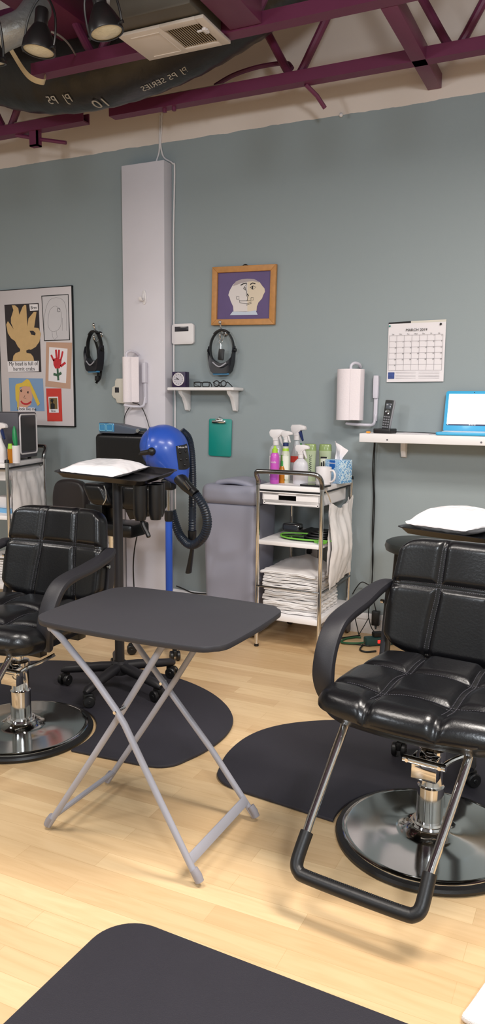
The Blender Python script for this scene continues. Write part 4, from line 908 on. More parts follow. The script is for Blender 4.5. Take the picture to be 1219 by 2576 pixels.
# mug
t = thing('mug', 'plain white mug beside the tissue box on the cart', 'mug', onc((-1.338,3.820,0.906)), -0.2)
MB().lathe([(0, 0), (0.036, 0), (0.039, 0.003), (0.041, 0.092), (0.0405, 0.094), (0.038, 0.092), (0.036, 0.008), (0, 0.006)], 40).build('mug_body', white, t)
MB().tube(smooth_path([(0.038, 0, 0.076), (0.055, 0, 0.078), (0.067, 0, 0.062), (0.066, 0, 0.038), (0.054, 0, 0.022), (0.037, 0, 0.018)], 5), 0.0055, 10).build('mug_handle', white, t)
# tissue box
def tissue_mat():
    m = mat('tissue_box_print', (176, 208, 232), 0.5, vary=0.1); nt = m.node_tree
    v = nt.nodes.new('ShaderNodeTexWave'); v.inputs['Scale'].default_value = 60; v.inputs['Distortion'].default_value = 14; v.inputs['Detail'].default_value = 3
    cr = nt.nodes.new('ShaderNodeValToRGB'); cr.color_ramp.elements[0].position = 0.42; cr.color_ramp.elements[0].color = (*lin((84, 150, 206)), 1); cr.color_ramp.elements[1].position = 0.6; cr.color_ramp.elements[1].color = (*lin((208, 228, 240)), 1)
    tc = nt.nodes.new('ShaderNodeTexCoord'); nt.links.new(tc.outputs['Object'], v.inputs['Vector']); nt.links.new(v.outputs['Color'], cr.inputs['Fac']); nt.links.new(cr.outputs['Color'], nt.nodes['Principled BSDF'].inputs['Base Color'])
    return m
c = (-1.305,3.970,0.903)
t = thing('tissue_box', 'blue patterned tissue box with a tissue pulled up', 'tissue box', onc(c), -0.42)
MB().box((-0.055, -0.05, 0), (0.05, 0.05, 0.125), 0.002).build('box_body', tissue_mat(), t)
bd = mat('tissue_badge_blue', (24, 96, 180), 0.4)
MB().prism([(-0.02, 0.015), (0.02, 0.015), (0.02, -0.02), (0.008, -0.032), (-0.008, -0.032), (-0.02, -0.02)], 0, 0.001, 0, WM(-0.002, -0.0502, 0.108)).build('badge', bd, t)
MB().text('Kleenex', 0.0135, WM(-0.002, -0.0516, 0.108)).build('badge_lettering', white, t)
MB().sheet(lambda u, v: Vector((-0.03+0.05*u+0.03*v*(u-0.2), 0.0+0.014*math.sin(5*u+3*v)*(0.3+v)+0.004*math.sin(14*u), 0.122+0.11*v*(1-0.35*abs(u-0.25)-0.25*u))), 16, 10, 0.0008).build('tissue', paper, t)
c = (-1.352,3.735,0.900)
t = thing('smartphone', 'black phone lying flat at the front of the cart top', 'phone', onc(c), -0.1)
MB().prism(rrect(0.075, 0.036, 0.01), 0.0003, 0.009, 0.002).build('phone_body', blackpl, t)
MB().prism(rrect(0.066, 0.033, 0.003), 0.009, 0.0094, 0).build('phone_screen', mat('dark_glass', (12, 12, 14), 0.08), t)
# middle shelf: goggles, device, tray
ZM = 0.5886
c = (-1.474,3.944,0.590)
t = thing('face_shield', 'black face shield with lime green rim on the middle shelf', 'face shield', (-1.42, 3.80, ZM), 0.1)
pts = smooth_path([(0.16, -0.055, 0.012), (0.06, -0.07, 0.012), (-0.05, -0.06, 0.012), (-0.125, -0.02, 0.012), (-0.15, 0.03, 0.016), (-0.125, 0.06, 0.02), (-0.05, 0.075, 0.02), (0.08, 0.075, 0.02), (0.16, 0.06, 0.02)], 5)
MB().tube(pts, 0.0045, 8).build('green_rim', mat('neon_green', (112, 186, 62), 0.4), t)
MB().prism([(p[0], p[1]) for p in pts], 0.008, 0.013, 0).build('shield_panel', mat('dark_glass', (12, 12, 14), 0.08), t)
mb = MB()
for k in range(3): mb.tube(circ((0.06+0.01*k, 0.01, 0.018+0.012*k), 0.07-0.01*k, 28, (1, 0, 0), (0, 0.75, 0)), 0.006, 8, True)
mb.build('coiled_band', blackpl, t)
MB().prism([(0.06, -0.07), (0.13, -0.075), (0.12, -0.10), (0.09, -0.095)], 0.0, 0.014, 0.003).build('green_clip', mat('neon_green', (112, 186, 62), 0.4), t)
t = thing('hair_clipper', 'small silver rimmed gadget at the back of the middle shelf', 'gadget', (-1.585, 4.02, ZM), -0.1)
MB().rbox((0.115, 0.06, 0.05), 0.018, (10, 6, 6), None, Matrix.Translation((0, 0, 0.0252))).build('gadget_body', satin, t)
MB().box((-0.042, -0.0325, 0.014), (0.042, -0.0285, 0.036), 0.004).build('gadget_window', mat('grey_lcd', (88, 92, 100), 0.15), t)
t = thing('serving_tray', 'flat black tray behind the green rimmed face shield', 'tray', (-1.41, 4.0, ZM), -0.05)
MB().rbox((0.19, 0.17, 0.02), 0.009, (16, 16, 3), lambda x, y, z: (x, y, z+0.006*max(0, (abs(x)-0.07)/0.025)), Matrix.Translation((0, 0, 0.0105))).build('tray_body', blackpl, t)
# bottom shelf: stack of folded towels
ordn = ['top', 'second', 'third', 'fourth', 'fifth', 'sixth', 'seventh', 'eighth', 'ninth', 'tenth', 'eleventh', 'twelfth', 'thirteenth', 'fourteenth']
NT = 14
for k in range(NT):
    rnd = random.Random(k*17+3)
    kk = NT-1-k
    zz = 0.1905 + k*0.0162
    ox, oy, a = rnd.uniform(-0.006, 0.006), rnd.uniform(-0.008, 0.008), rnd.uniform(-0.04, 0.04)
    if k >= 8: ox -= 0.004
    ph = rnd.uniform(0, 9)
    def f(x, y, z, ph=ph, k=k):
        e = 1 + 0.02*math.sin(5*y*20+ph)
        w = 0.0014*math.sin(x*38+ph)+0.0012*math.sin(x*71+2*ph) + 0.0014*math.sin(y*33+ph)
        up = 0.0
        if k == NT-1 and z > 0: up = 0.045*max(0, 1-abs(x+0.02)/0.15)*max(0, (y+0.03)/0.2)
        front = 0.005*math.sin(x*26+ph*3)+0.004*math.sin(ph*7)
        # fold line: the front edge is a rounded roll with a crease
        cr = -0.0025*math.exp(-(z/0.0018)**2) if y < -0.15 else 0
        return (x*e, y+front-cr*1.5, z+w+up-0.006*math.exp(-((x-0.16)/0.05)**2)*(k/NT))
    mb = MB().rbox((0.318, 0.335, 0.0148), 0.0073, (60, 30, 6), f, Matrix.Translation((-1.478+ox, 3.885+oy, zz+0.0105)) @ Matrix.Rotation(a, 4, 'Z'))
    if kk == 0: lab = 'topmost folded white towel in the stack on the cart'
    elif k == 0: lab = 'lowest folded white towel in the stack, on the cart bottom shelf'
    else: lab = 'folded white towel on the cart, %s from the top of the stack' % ordn[kk]
    single(mb, 'folded_towel', cloth, lab, 'towel', (-1.478+ox, 3.885+oy, zz), 'towels stacked on the cart', 60)
# plastic bags hung on the cart sides
def bagfn(ax, y0, y1, z0, z1, ztop_sag, bul, skew=0.0, seed=0):
    def fn(u, v):
        y = y0+(y1-y0)*u; zt = z1 - ztop_sag*math.sin(PI*u)
        z = z0+skew*u+(zt-z0-skew*u)*v
        x = ax + bul*math.sin(PI*min(1, v*1.1))*math.sin(PI*u)**0.6 + 0.012*noise.noise(Vector((u*5+seed, v*3, seed))) + 0.007*noise.noise(Vector((u*14+seed, v*5, seed+4))) + 0.003*noise.noise(Vector((u*40+seed, v*22, seed))) + 0.003*math.sin(u*22+3*v+seed)*(0.3+v)
        return Vector((x, y, z))
    return fn
mb = MB().sheet(bagfn(-1.262, 3.73, 4.09, 0.345, 0.81, 0.05, 0.035, 0.04, 1), 30, 30, 0.0008)
mb.sheet(bagfn(-1.276, 3.73, 4.08, 0.42, 0.80, 0.05, -0.004, 0.06, 5), 30, 30, 0.0008)
t = thing('plastic_bag', 'white plastic bag hanging on the side of the towel cart', 'bag', (-1.27, 3.9, 0.8))
mb.build('bag_film', plastbag, t, True, 60)
mb = MB().strap(smooth_path([(-1.285, 3.70, 0.872), (-1.275, 3.725, 0.84), (-1.27, 3.75, 0.80)], 4), 0.012, 0.002, (0, 1, 0)); mb.strap(smooth_path([(-1.285, 4.15, 0.88), (-1.275, 4.12, 0.85), (-1.268, 4.085, 0.80)], 4), 0.012, 0.002, (0, 1, 0))
mb.build('bag_ties', mat('beige_cord', (190, 170, 146), 0.7), t, True)

# ---- left cart (turned round, handle near the wall)
LC = cart('chrome and white cart with the dark monitor, cut off at left', (-3.345, 4.01, 0), PI+0.245, 1.06)
ZL = 0.885*1.06+0.0006
t = thing('storage_box', 'dark grey box with white-edged side panel on the left cart', 'storage box', (-3.33, 3.85, ZL), 0.215)
MB().box((-0.40, -0.12, 0.014), (0.0, 0.12, 0.30), 0.012).build('box_body', mat('slate_plastic', (74, 72, 80), 0.5), t)
mb = MB()
for x in (-0.36, -0.04):
    for y in (-0.08, 0.08): mb.cyl((x, y, 0), (x, y, 0.016), 0.012, 10)
mb.build('rubber_feet', rubber, t)
R = Matrix(((0, 0, 1, 0.0), (1, 0, 0, 0.0), (0, 1, 0, 0.163), (0, 0, 0, 1)))
MB().tube([R @ Vector((p[0], p[1], 0.002)) for p in rrect(0.105, 0.122, 0.02, 5)], 0.0055, 8, True).build('panel_trim', white, t)
MB().prism(rrect(0.09, 0.106, 0.012, 5), 0, 0.002, 0, R).build('side_panel', mat('dark_glass_brown', (48, 42, 42), 0.25), t)
def onl(p): return (p[0], p[1], ZL)
b = bottle('spray_bottle', 'white spray bottle with navy trigger at the left edge', onl((-3.343,3.600,0.940)), [(0, 0), (0.05, 0), (0.052, 0.006), (0.05, 0.08), (0.03, 0.12), (0.02, 0.15), (0, 0.15)], white, flat=0.7, group='bottles on the left cart')
trigger_head(b, 0.17, white, 1.3, mat('navy_plastic', (30, 46, 96), 0.35), PI)
b = bottle('oil_bottle', 'small amber bottle with green cap on the left cart', onl((-3.237,3.580,0.950)), [(0, 0), (0.017, 0), (0.0175, 0.085), (0, 0.088)], mat('amber_plastic', (212, 134, 30), 0.2, trans=0.3), group='bottles on the left cart')
MB().lathe([(0, 0.116), (0.012, 0.116), (0.0155, 0.086), (0, 0.086)], 16).build('cap', lime, b)
c = onl((-3.211,3.600,0.955))
t = thing('cup', 'white cylindrical cup holding a green brush on the left cart', 'cup', c)
MB().lathe([(0, 0), (0.024, 0), (0.025, 0.105), (0.0235, 0.105), (0.0225, 0.005), (0, 0.004)], 28).build('cup_body', white, t)
t = thing('hair_brush', 'green handled brush standing in the white cup', 'brush', (c[0]-0.002, c[1], c[2]+0.006))
MB().tube([(0, 0, 0), (0.001, 0, 0.10), (-0.004, 0, 0.14), (-0.006, 0, 0.19), (-0.006, 0, 0.215)], [0.006, 0.011, 0.016, 0.012, 0.004], 12).build('brush_handle', mat('emerald_plastic', (30, 136, 80), 0.35), t)
mb = MB().sheet(bagfn(0.0, 0.0, 0.42, 0.50, 0.895, 0.02, 0.03, 0.0, 11), 30, 30, 0.0008); mb.sheet(bagfn(-0.012, 0.01, 0.41, 0.42, 0.88, 0.02, 0.0, 0.0, 3), 24, 24, 0.0008); mb.bm.transform(Matrix.Translation((-3.215, 3.565, 0)) @ Matrix.Rotation(0.245, 4, 'Z'))
t = thing('plastic_bag', 'white plastic bag hanging on the left cart', 'bag', (-3.19, 3.8, 0.88)); mb.build('bag_film', plastbag, t, True, 60)
t = thing('wipes_box', 'blue and white box on the middle shelf of the left cart', 'box', (-3.36, 3.70, 0.588*1.05+0.001))
MB().box((-0.1, -0.08, 0), (0.08, 0.1, 0.03), 0.003).build('box_body', mat('light_blue_card', (120, 176, 218), 0.5), t)
MB().box((-0.08, -0.06, 0.0305), (0.06, 0.08, 0.10), 0.004).build('box_lid', white, t)
for k in range(8):
    rnd = random.Random(k+90)
    mb = MB().rbox((0.26, 0.30, 0.0176), 0.0086, (16, 16, 4), lambda x, y, z, k=k: (x, y+0.003*math.sin(x*30+k), z+0.002*math.sin(x*38+k)+0.002*math.sin(y*33+k)), Matrix.Translation((-3.40, 3.80, 0.2009+k*0.017+0.0105)) @ Matrix.Rotation(rnd.uniform(-0.04, 0.04)+0.1, 4, 'Z'))
    lab = ('topmost folded white towel in the stack on the left cart' if k == 7 else 'lowest folded white towel in the stack on the left cart' if k == 0 else 'folded white towel on the left cart, %s from the top of the stack' % ordn[7-k])
    single(mb, 'folded_towel', cloth, lab, 'towel', (-3.40, 3.80, 0.2009+k*0.017), 'towels stacked on the left cart', 60)

# ================================================================ grey bin
t = thing('waste_bin', 'tall grey plastic bin with swing lid beside the towel cart', 'bin', (-1.87, 3.92, 0))
def taper(sz): 
    return lambda x, y, z: (x*(1-0.10*(0.5-z/sz)), y*(1-0.10*(0.5-z/sz)), z)
MB().rbox((0.335, 0.30, 0.755), 0.035, (12, 12, 16), taper(0.755), Matrix.Translation((0, 0, 0.3785))).build('bin_body', lilac, t)
MB().rbox((0.352, 0.318, 0.115), 0.045, (24, 24, 10), lambda x, y, z: (x, y, z*(1 if z < 0 else 1.0) - (0.012*math.exp(-((x/0.13)**4+(y/0.13)**4)) if z > 0.03 else 0)), Matrix.Translation((0, 0, 0.806))).build('bin_lid', lilac, t)
MB().rbox((0.25, 0.20, 0.03), 0.014, (20, 16, 5), lambda x, y, z: (x, y, z+0.022*(1-(x/0.125)**2)), Matrix.Translation((0.01, 0.0, 0.852)) @ Matrix.Rotation(0.06, 4, 'Y')).build('swing_flap', lilac, t)

# ================================================================ floor mats
def half_moon(label, loc, rz, sx=1.0):
    half = [(0.62, -0.075), (0.70, -0.066), (0.755, -0.03), (0.785, 0.03), (0.815, 0.11), (0.832, 0.20), (0.835, 0.29), (0.818, 0.38), (0.775, 0.47), (0.70, 0.56), (0.59, 0.65), (0.45, 0.725), (0.30, 0.775), (0.15, 0.80)]
    outer = smooth_path([(p[0]*sx, p[1], 0) for p in half], 4)
    R = 0.292; a0 = math.degrees(math.asin(-0.075/R))
    notch = [(R*math.cos(math.radians(a)), R*math.sin(math.radians(a))) for a in [a0+(180-2*a0)*i/40 for i in range(41)]]
    poly = notch[::-1] + [] 
    poly = [(p[0], p[1]) for p in outer] + [(0, 0.806)] + [(-p[0], p[1]) for p in outer[::-1]] + notch[::-1]
    mb = MB().prism(poly, 0.0005, 0.014, 0.006)
    o = mb.build('floor_mat', matrub); o.location = loc; o.rotation_euler = (0, 0, rz)
    return tag(o, label, 'floor mat', 'half round salon mats')
CL, CR = (-2.035, 2.262), (-0.412, 2.210)
half_moon('black half round mat under the left salon chair', (CL[0], CL[1], 0), math.radians(3.6), 0.92)
half_moon('black half round mat under the right salon chair', (CR[0], CR[1], 0), math.radians(-7))
mb = MB().prism(rrect(0.75, 0.50, 0.11, 10), 0.0005, 0.014, 0.006)
o = mb.build('floor_mat', matrub); o.location = (-0.322, 0.975, 0); o.rotation_euler = (0, 0, math.radians(-2.2))
tag(o, 'black rounded rectangular mat in the foreground', 'floor mat')

# ================================================================ salon chairs
def salon_chair(label, loc, rz, group):
    t = thing('salon_chair', label, 'chair', loc, rz, group)
    MB().lathe([(0, 0.0005), (0.272, 0.0005), (0.279, 0.004), (0.281, 0.013), (0.277, 0.021), (0.262, 0.024), (0, 0.022)], 64).build('base_ring', rubber, t)
    MB().lathe([(0.263, 0.020), (0.2615, 0.026), (0.256, 0.029), (0.245, 0.0295), (0.16, 0.0312), (0.10, 0.0345), (0.07, 0.041), (0.058, 0.053), (0, 0.054)], 72).build('base_disc', mat('base_chrome', (186, 188, 186), 0.1, 1.0, vary=0.1, vscale=6), t)
    MB().lathe([(0, 0.052), (0.056, 0.052), (0.058, 0.058), (0.054, 0.064), (0.049, 0.064), (0.046, 0.070), (0.041, 0.070), (0, 0.070)], 40).build('collar', chrome, t)
    MB().lathe([(0, 0.066), (0.0395, 0.066), (0.0395, 0.178), (0.036, 0.182), (0.0335, 0.186), (0.0335, 0.262), (0, 0.262)], 40).build('hydraulic_column', chrome, t)
    MB().lathe([(0, 0.26), (0.037, 0.262), (0.040, 0.266), (0.040, 0.296), (0.036, 0.300), (0.016, 0.302), (0.016, 0.37), (0, 0.37)], 32).build('pump_head', chrome, t)
    mb = MB().box((-0.042, -0.062, 0.215), (0.034, -0.056, 0.268), 0.002); mb.box((-0.042, -0.06, 0.215), (-0.038, -0.02, 0.285), 0.001); mb.box((0.030, -0.06, 0.215), (0.034, -0.02, 0.285), 0.001)
    mb.build('pump_bracket', chrome, t)
    mb = MB().cyl((-0.066, -0.064, 0.273), (0.062, -0.064, 0.273), 0.011, 14); mb.cyl((-0.052, -0.064, 0.273), (-0.052, -0.078, 0.273), 0.006, 10); mb.cyl((0.046, -0.064, 0.273), (0.046, -0.078, 0.273), 0.006, 10)
    mb.build('pump_bar', chrome, t)
    MB().tube(smooth_path([(0.05, -0.064, 0.273), (0.072, -0.045, 0.292), (0.11, -0.01, 0.31), (0.15, 0.03, 0.335)], 5), 0.007, 8).build('pump_lever', chrome, t)
    mb = MB().box((-0.09, -0.06, 0.366), (0.09, 0.16, 0.378), 0.003); mb.box((-0.21, 0.1, 0.378), (0.21, 0.15, 0.412), 0.003); mb.box((-0.21, -0.13, 0.378), (0.21, -0.09, 0.412), 0.003)
    mb.build('seat_plate', blackmetal, t)
    # seat cushion with sewn channels
    SXQ, SYQ = 0.10, (0.0, -0.175)
    def sf(x, y, z):
        X, Y = x, y
        z0_ = z
        yl = y-0.055
        if z > -0.02:
            dx = abs(abs(x)-SXQ); dy = min(abs(yl-SYQ[0]), abs(yl-SYQ[1]))
            row = 1 if y > -0.21 else 0
            g = max(math.exp(-(dx/0.016)**2), math.exp(-(dy/0.016)**2)*row)
            rr = max(math.exp(-(dx/0.0035)**2), math.exp(-(dy/0.0035)**2)*row)
            pin = math.exp(-(dx/0.05)**2)*math.exp(-(dy/0.05)**2)
            k = min(1, (z+0.02)/0.05)
            z = z + k*(-0.015*g + 0.004*rr + 0.006 - 0.012*pin)
            if y < -0.2: Y = Y + 0.007*math.exp(-(dx/0.012)**2)*min(1, (-0.2-y)/0.04)*max(0, min(1, (z0_+0.02)/0.04))
        w = 1-(x/0.275)**2
        Y = Y - (0.05*w if y < 0 else 0)*min(1, max(0, -y/0.24))
        X = X*(1-0.10*max(0, y/0.24)-0.05*max(0, (-y-0.12)/0.12)**2)
        if z0_ < 0 and y < -0.1: z += 0.020*min(1, -z0_/0.03)*min(1, (-y-0.1)/0.13)**2; 
        if z0_ < 0 and y < -0.1: Y += 0.02*min(1, -z0_/0.05)*min(1, (-y-0.1)/0.13)
        if z0_ < 0: z += 0.016*max(0, (abs(x)-0.2)/0.07)
        if z0_ > 0: z -= 0.014*min(1, z0_/0.03)*(abs(x)/0.27)**3
        return (X, Y, z)
    MB().rbox((0.55, 0.48, 0.115), 0.05, (116, 112, 12), sf, Matrix.Translation((0.012, -0.055, 0.467))).build('seat', leather, t, smooth=60)
    # backrest
    def bf(x, y, z):
        X, Z, Y = x, z, y
        if y < 0:
            dx = abs(abs(x)-(0.090+0.02*max(0, -z/0.2))); dz = abs(z-0.035)
            g = max(math.exp(-(dx/0.013)**2), math.exp(-(dz/0.013)**2)); rr = max(math.exp(-(dx/0.0035)**2), math.exp(-(dz/0.0035)**2))
            k = min(1, -y/0.03)
            Y = y + k*(0.014*g - 0.005*rr - 0.005)
        X = X*(1-0.13*max(0, (z+0.06)/0.26) - 0.10*max(0, (abs(z)-0.13)/0.07)**3)
        Z = Z - (0.024*(1-(x/0.24)**2))*max(0, -z/0.2) + 0.006*(1-(x/0.24)**2)*max(0, z/0.2)
        Z = Z - (0.012*max(0, (abs(x)-0.17)/0.07)**2 if z > 0 else -0.022*max(0, (abs(x)-0.15)/0.09)**2)*abs(z/0.2)
        Y = Y - 0.045*(x/0.24)**2
        return (X, Y, Z)
    MB().rbox((0.50, 0.085, 0.37), 0.036, (112, 10, 96), bf, Matrix.Translation((0.004, 0.285, 0.683)) @ Matrix.Rotation(math.radians(-11), 4, 'X')).build('backrest', leather, t, smooth=60)
    thread = mat('grey_thread', (66, 64, 70), 0.7)
    MBK = Matrix.Translation((0.004, 0.285, 0.683)) @ Matrix.Rotation(math.radians(-11), 4, 'X')
    mb = MB()
    def dash(fn, M, a, b, n):
        for i in range(n):
            p = [M @ Vector(fn(*[a[q]+(b[q]-a[q])*(i+w)/n for q in range(3)])) for w in (0.15, 0.75)]
            mb.tube(p, 0.0011, 5)
    for o in (-0.0065, 0.0065):
        for sg in (-1, 1):
            dash(bf, MBK, (sg*0.090+o, -0.0437, 0.165), (sg*0.090+o, -0.0437, 0.0), 26)
            dash(bf, MBK, (sg*0.090+o, -0.0437, 0.0), (sg*(0.090+0.016)+o, -0.0437, -0.155), 24)
        dash(bf, MBK, (-0.215, -0.0437, 0.035+o), (0.215, -0.0437, 0.035+o), 66)
    mb.build('backrest_stitching', thread, t)
    mb = MB(); MST = Matrix.Translation((0.012, -0.055, 0.467))
    for o in (-0.007, 0.007):
        for sg in (-1, 1): dash(sf, MST, (sg*0.10+o, 0.17, 0.0585), (sg*0.10+o, -0.18, 0.0585), 50)
        for yy in (0.055, -0.12): dash(sf, MST, (-0.215, yy+o, 0.0585), (0.215, yy+o, 0.0585), 62)
    mb.build('seat_stitching', thread, t)
    for s in (-1, 1):
        pth = smooth_path([(s*0.243, 0.285, 0.705), (s*0.262, 0.25, 0.712), (s*0.278, 0.19, 0.700), (s*0.281, 0.07, 0.680), (s*0.281, -0.04, 0.668), (s*0.281, -0.105, 0.648), (s*0.281, -0.152, 0.598), (s*0.279, -0.178, 0.53), (s*0.272, -0.176, 0.475), (s*0.258, -0.155, 0.43)], 6)
        n = len(pth); ws = [0.034+0.034*min(1, i/(n*0.3)) if i < n*0.78 else 0.068-0.02*(i-n*0.78)/(n*0.22) for i in range(n)]
        MB().strap(pth, ws, 0.03, (1, 0, 0)).build('armrest', armblack, t)
        MB().strap(smooth_path([(s*0.252, 0.262, 0.70), (s*0.256, 0.255, 0.60), (s*0.252, 0.225, 0.48), (s*0.235, 0.18, 0.40)], 5), [0.042]*16, 0.022, (0, 1, 0)).build('arm_post', armblack, t)
        MB().cyl((s*0.262, 0.232, 0.655), (s*0.272, 0.232, 0.655), 0.007, 10).build('screw', chrome, t)
    # footrest
    L = smooth_path([(-0.172, -0.235, 0.43), (-0.174, -0.262, 0.40), (-0.170, -0.385, 0.25), (-0.166, -0.455, 0.170)], 5)
    for s in (-1, 1):
        MB().tube([(s*abs(p.x)-0.018*min(1, max(0, (0.40-p.z)/0.2)), p.y-0.010*min(1, max(0, (0.40-p.z)/0.2)), p.z) for p in L], 0.0115, 12).build('footrest_leg', chrome, t)
        MB().box((s*0.172-0.012, -0.23, 0.412), (s*0.172+0.012, -0.1, 0.425), 0.003).build('footrest_mount', chrome, t)
    g = smooth_path([(sg*hx_-0.018, y_-0.010, z_-0.002) for sg, hx_, y_, z_ in ((-1, .167, -.437, .190), (-1, .168, -.472, .152), (-1, .166, -.493, .128), (-1, .154, -.503, .116), (-1, .130, -.506, .112), (0, 0, -.507, .111), (1, .130, -.506, .112), (1, .154, -.503, .116), (1, .166, -.493, .128), (1, .168, -.472, .152), (1, .167, -.437, .190))], 6)
    gr = MB().tube(g, 0.0175, 16).build('footrest_grip', rubber, t)
    mb = MB()
    for i in range(46):
        x = -0.141+0.246*i/45; mb.ball((x, -0.514, 0.1255), 0.0034, n=5)
    mb.build('grip_ribs', rubber, gr)
    return t
ch = salon_chair('black vinyl salon chair at right with chrome footrest', (CR[0], CR[1], 0), math.radians(-7), 'black salon chairs')
c2 = copy_tree(ch); place(c2, (CL[0], CL[1], 0.0135), math.radians(1))
c2.location.z = 0.0
c2['label'] = 'black vinyl salon chair cut off by the left edge, behind the folding table'

# ================================================================ folding tray table
t = thing('folding_table', 'black topped folding tray table with grey crossed legs', 'table', (-1.2, 1.9, 0))
hx, hy = 0.317, 0.243
base = rrect(hx-0.012, hy-0.016, 0.062, 8)
poly = []
for i in range(len(base)):
    a, b = base[i], base[(i+1) % len(base)]
    L = math.dist(a, b); k = max(1, int(L/0.03))
    for q in range(k):
        x, y = a[0]+(b[0]-a[0])*q/k, a[1]+(b[1]-a[1])*q/k
        poly.append((x + (0.013*(1-(y/hy)**2) if abs(x) > hx-0.03 else 0)*(1 if x > 0 else -1), y + (0.017*(1-(x/hx)**2) if abs(y) > hy-0.03 else 0)*(1 if y > 0 else -1)))
MB().prism(poly, 0.671, 0.689, 0.004, Matrix.Translation((-1.168, 1.912, 0)) @ Matrix.Rotation(math.radians(-0.5), 4, 'Z')).build('tabletop', tabletop, t, True)
outer = [(-0.930, 0.012), (-1.054, 0.223), (-1.165, 0.418), (-1.195, 0.458), (-1.265, 0.535), (-1.375, 0.636), (-1.418, 0.668)]
outer_rear = [(-0.930, 0.012), (-1.088, 0.208), (-1.235, 0.368), (-1.375, 0.522), (-1.43, 0.585), (-1.485, 0.668)]
inner = [(-1.482, 0.012), (-1.336, 0.230), (-1.205, 0.430), (-1.055, 0.668)]
def leg(y, pts): return MB().tube([(p[0], y, p[1]) for p in pts], 0.0098, 12)
for y in (1.706, 2.077):
    leg(y, outer if y < 1.9 else outer_rear).build('leg', greymetal, t, True)
    MB().tube([(-0.926, y, 0.0135), (-0.934, y, 0.03), (-0.946, y, 0.045)], [0.0122, 0.0130, 0.0122], 12).build('leg_foot', mat('grey_rubber_foot', (150, 146, 152), 0.55), t, True)
for y in (1.751, 2.062):
    leg(y, inner).build('leg', greymetal, t, True)
    MB().tube([(-1.485, y, 0.0135), (-1.477, y, 0.03), (-1.466, y, 0.045)], [0.0122, 0.0130, 0.0122], 12).build('leg_foot', mat('grey_rubber_foot', (150, 146, 152), 0.55), t, True)
MB().strap([(-0.962, 1.706, 0.062), (-0.962, 2.077, 0.062)], 0.030, 0.009, (0.5, 0, -0.87)).build('cross_bar', greymetal, t, True)
MB().tube([(-1.455, 1.751, 0.052), (-1.455, 2.062, 0.052)], 0.0085, 10).build('cross_bar', greymetal, t, True)
MB().tube([(-1.418, 1.706, 0.661), (-1.478, 2.077, 0.661)], 0.0095, 10).build('hinge_bar', greymetal, t, True)
MB().tube([(-1.06, 1.751, 0.661), (-1.06, 2.062, 0.661)], 0.0095, 10).build('hinge_bar', greymetal, t, True)
for y in (1.693, 2.09): MB().cyl((-1.19 if y < 1.9 else -1.265, y, 0.452 if y < 1.9 else 0.40), (-1.19 if y < 1.9 else -1.265, y+(0.06 if y < 1.9 else -0.03), 0.452 if y < 1.9 else 0.40), 0.005, 10).build('rivet', chrome, t, True)

# ================================================================ rolling tray stands
def loft(mb, loops):
    t = bmesh.new(); R = [[t.verts.new((p[0], p[1], z)) for p in rrect(hx, hy, r, 6)] for hx, hy, r, z in loops]
    n = len(R[0])
    for A, B in zip(R, R[1:]):
        for j in range(n): t.faces.new((A[j], A[(j+1) % n], B[(j+1) % n], B[j]))
    t.faces.new(R[0][::-1]); t.faces.new(R[-1])
    bmesh.ops.recalc_face_normals(t, faces=t.faces[:])
    return mb.merge(t)
def caster(parent, x, y, a):
    M = Matrix.Translation((x, y, 0)) @ Matrix.Rotation(a, 4, 'Z')
    h = MB().box((-0.010, -0.024, 0.024), (0.010, 0.02, 0.058), 0.006, M); h.cyl(M @ Vector((0, 0, 0.05)), M @ Vector((0, 0, 0.075)), 0.008, 10)
    ho = h.build('caster', blackpl, parent)
    for s in (-1, 1):
        MB().lathe([(0, -0.009), (0.022, -0.009), (0.0255, -0.005), (0.0255, 0.005), (0.022, 0.009), (0.008, 0.009), (0.006, 0.011), (0, 0.011)], 24, M @ Matrix.Translation((s*0.017, -0.006, 0.0262)) @ Matrix.Rotation(PI/2*s, 4, 'Y')).build('wheel', blackpl, ho)
    return ho
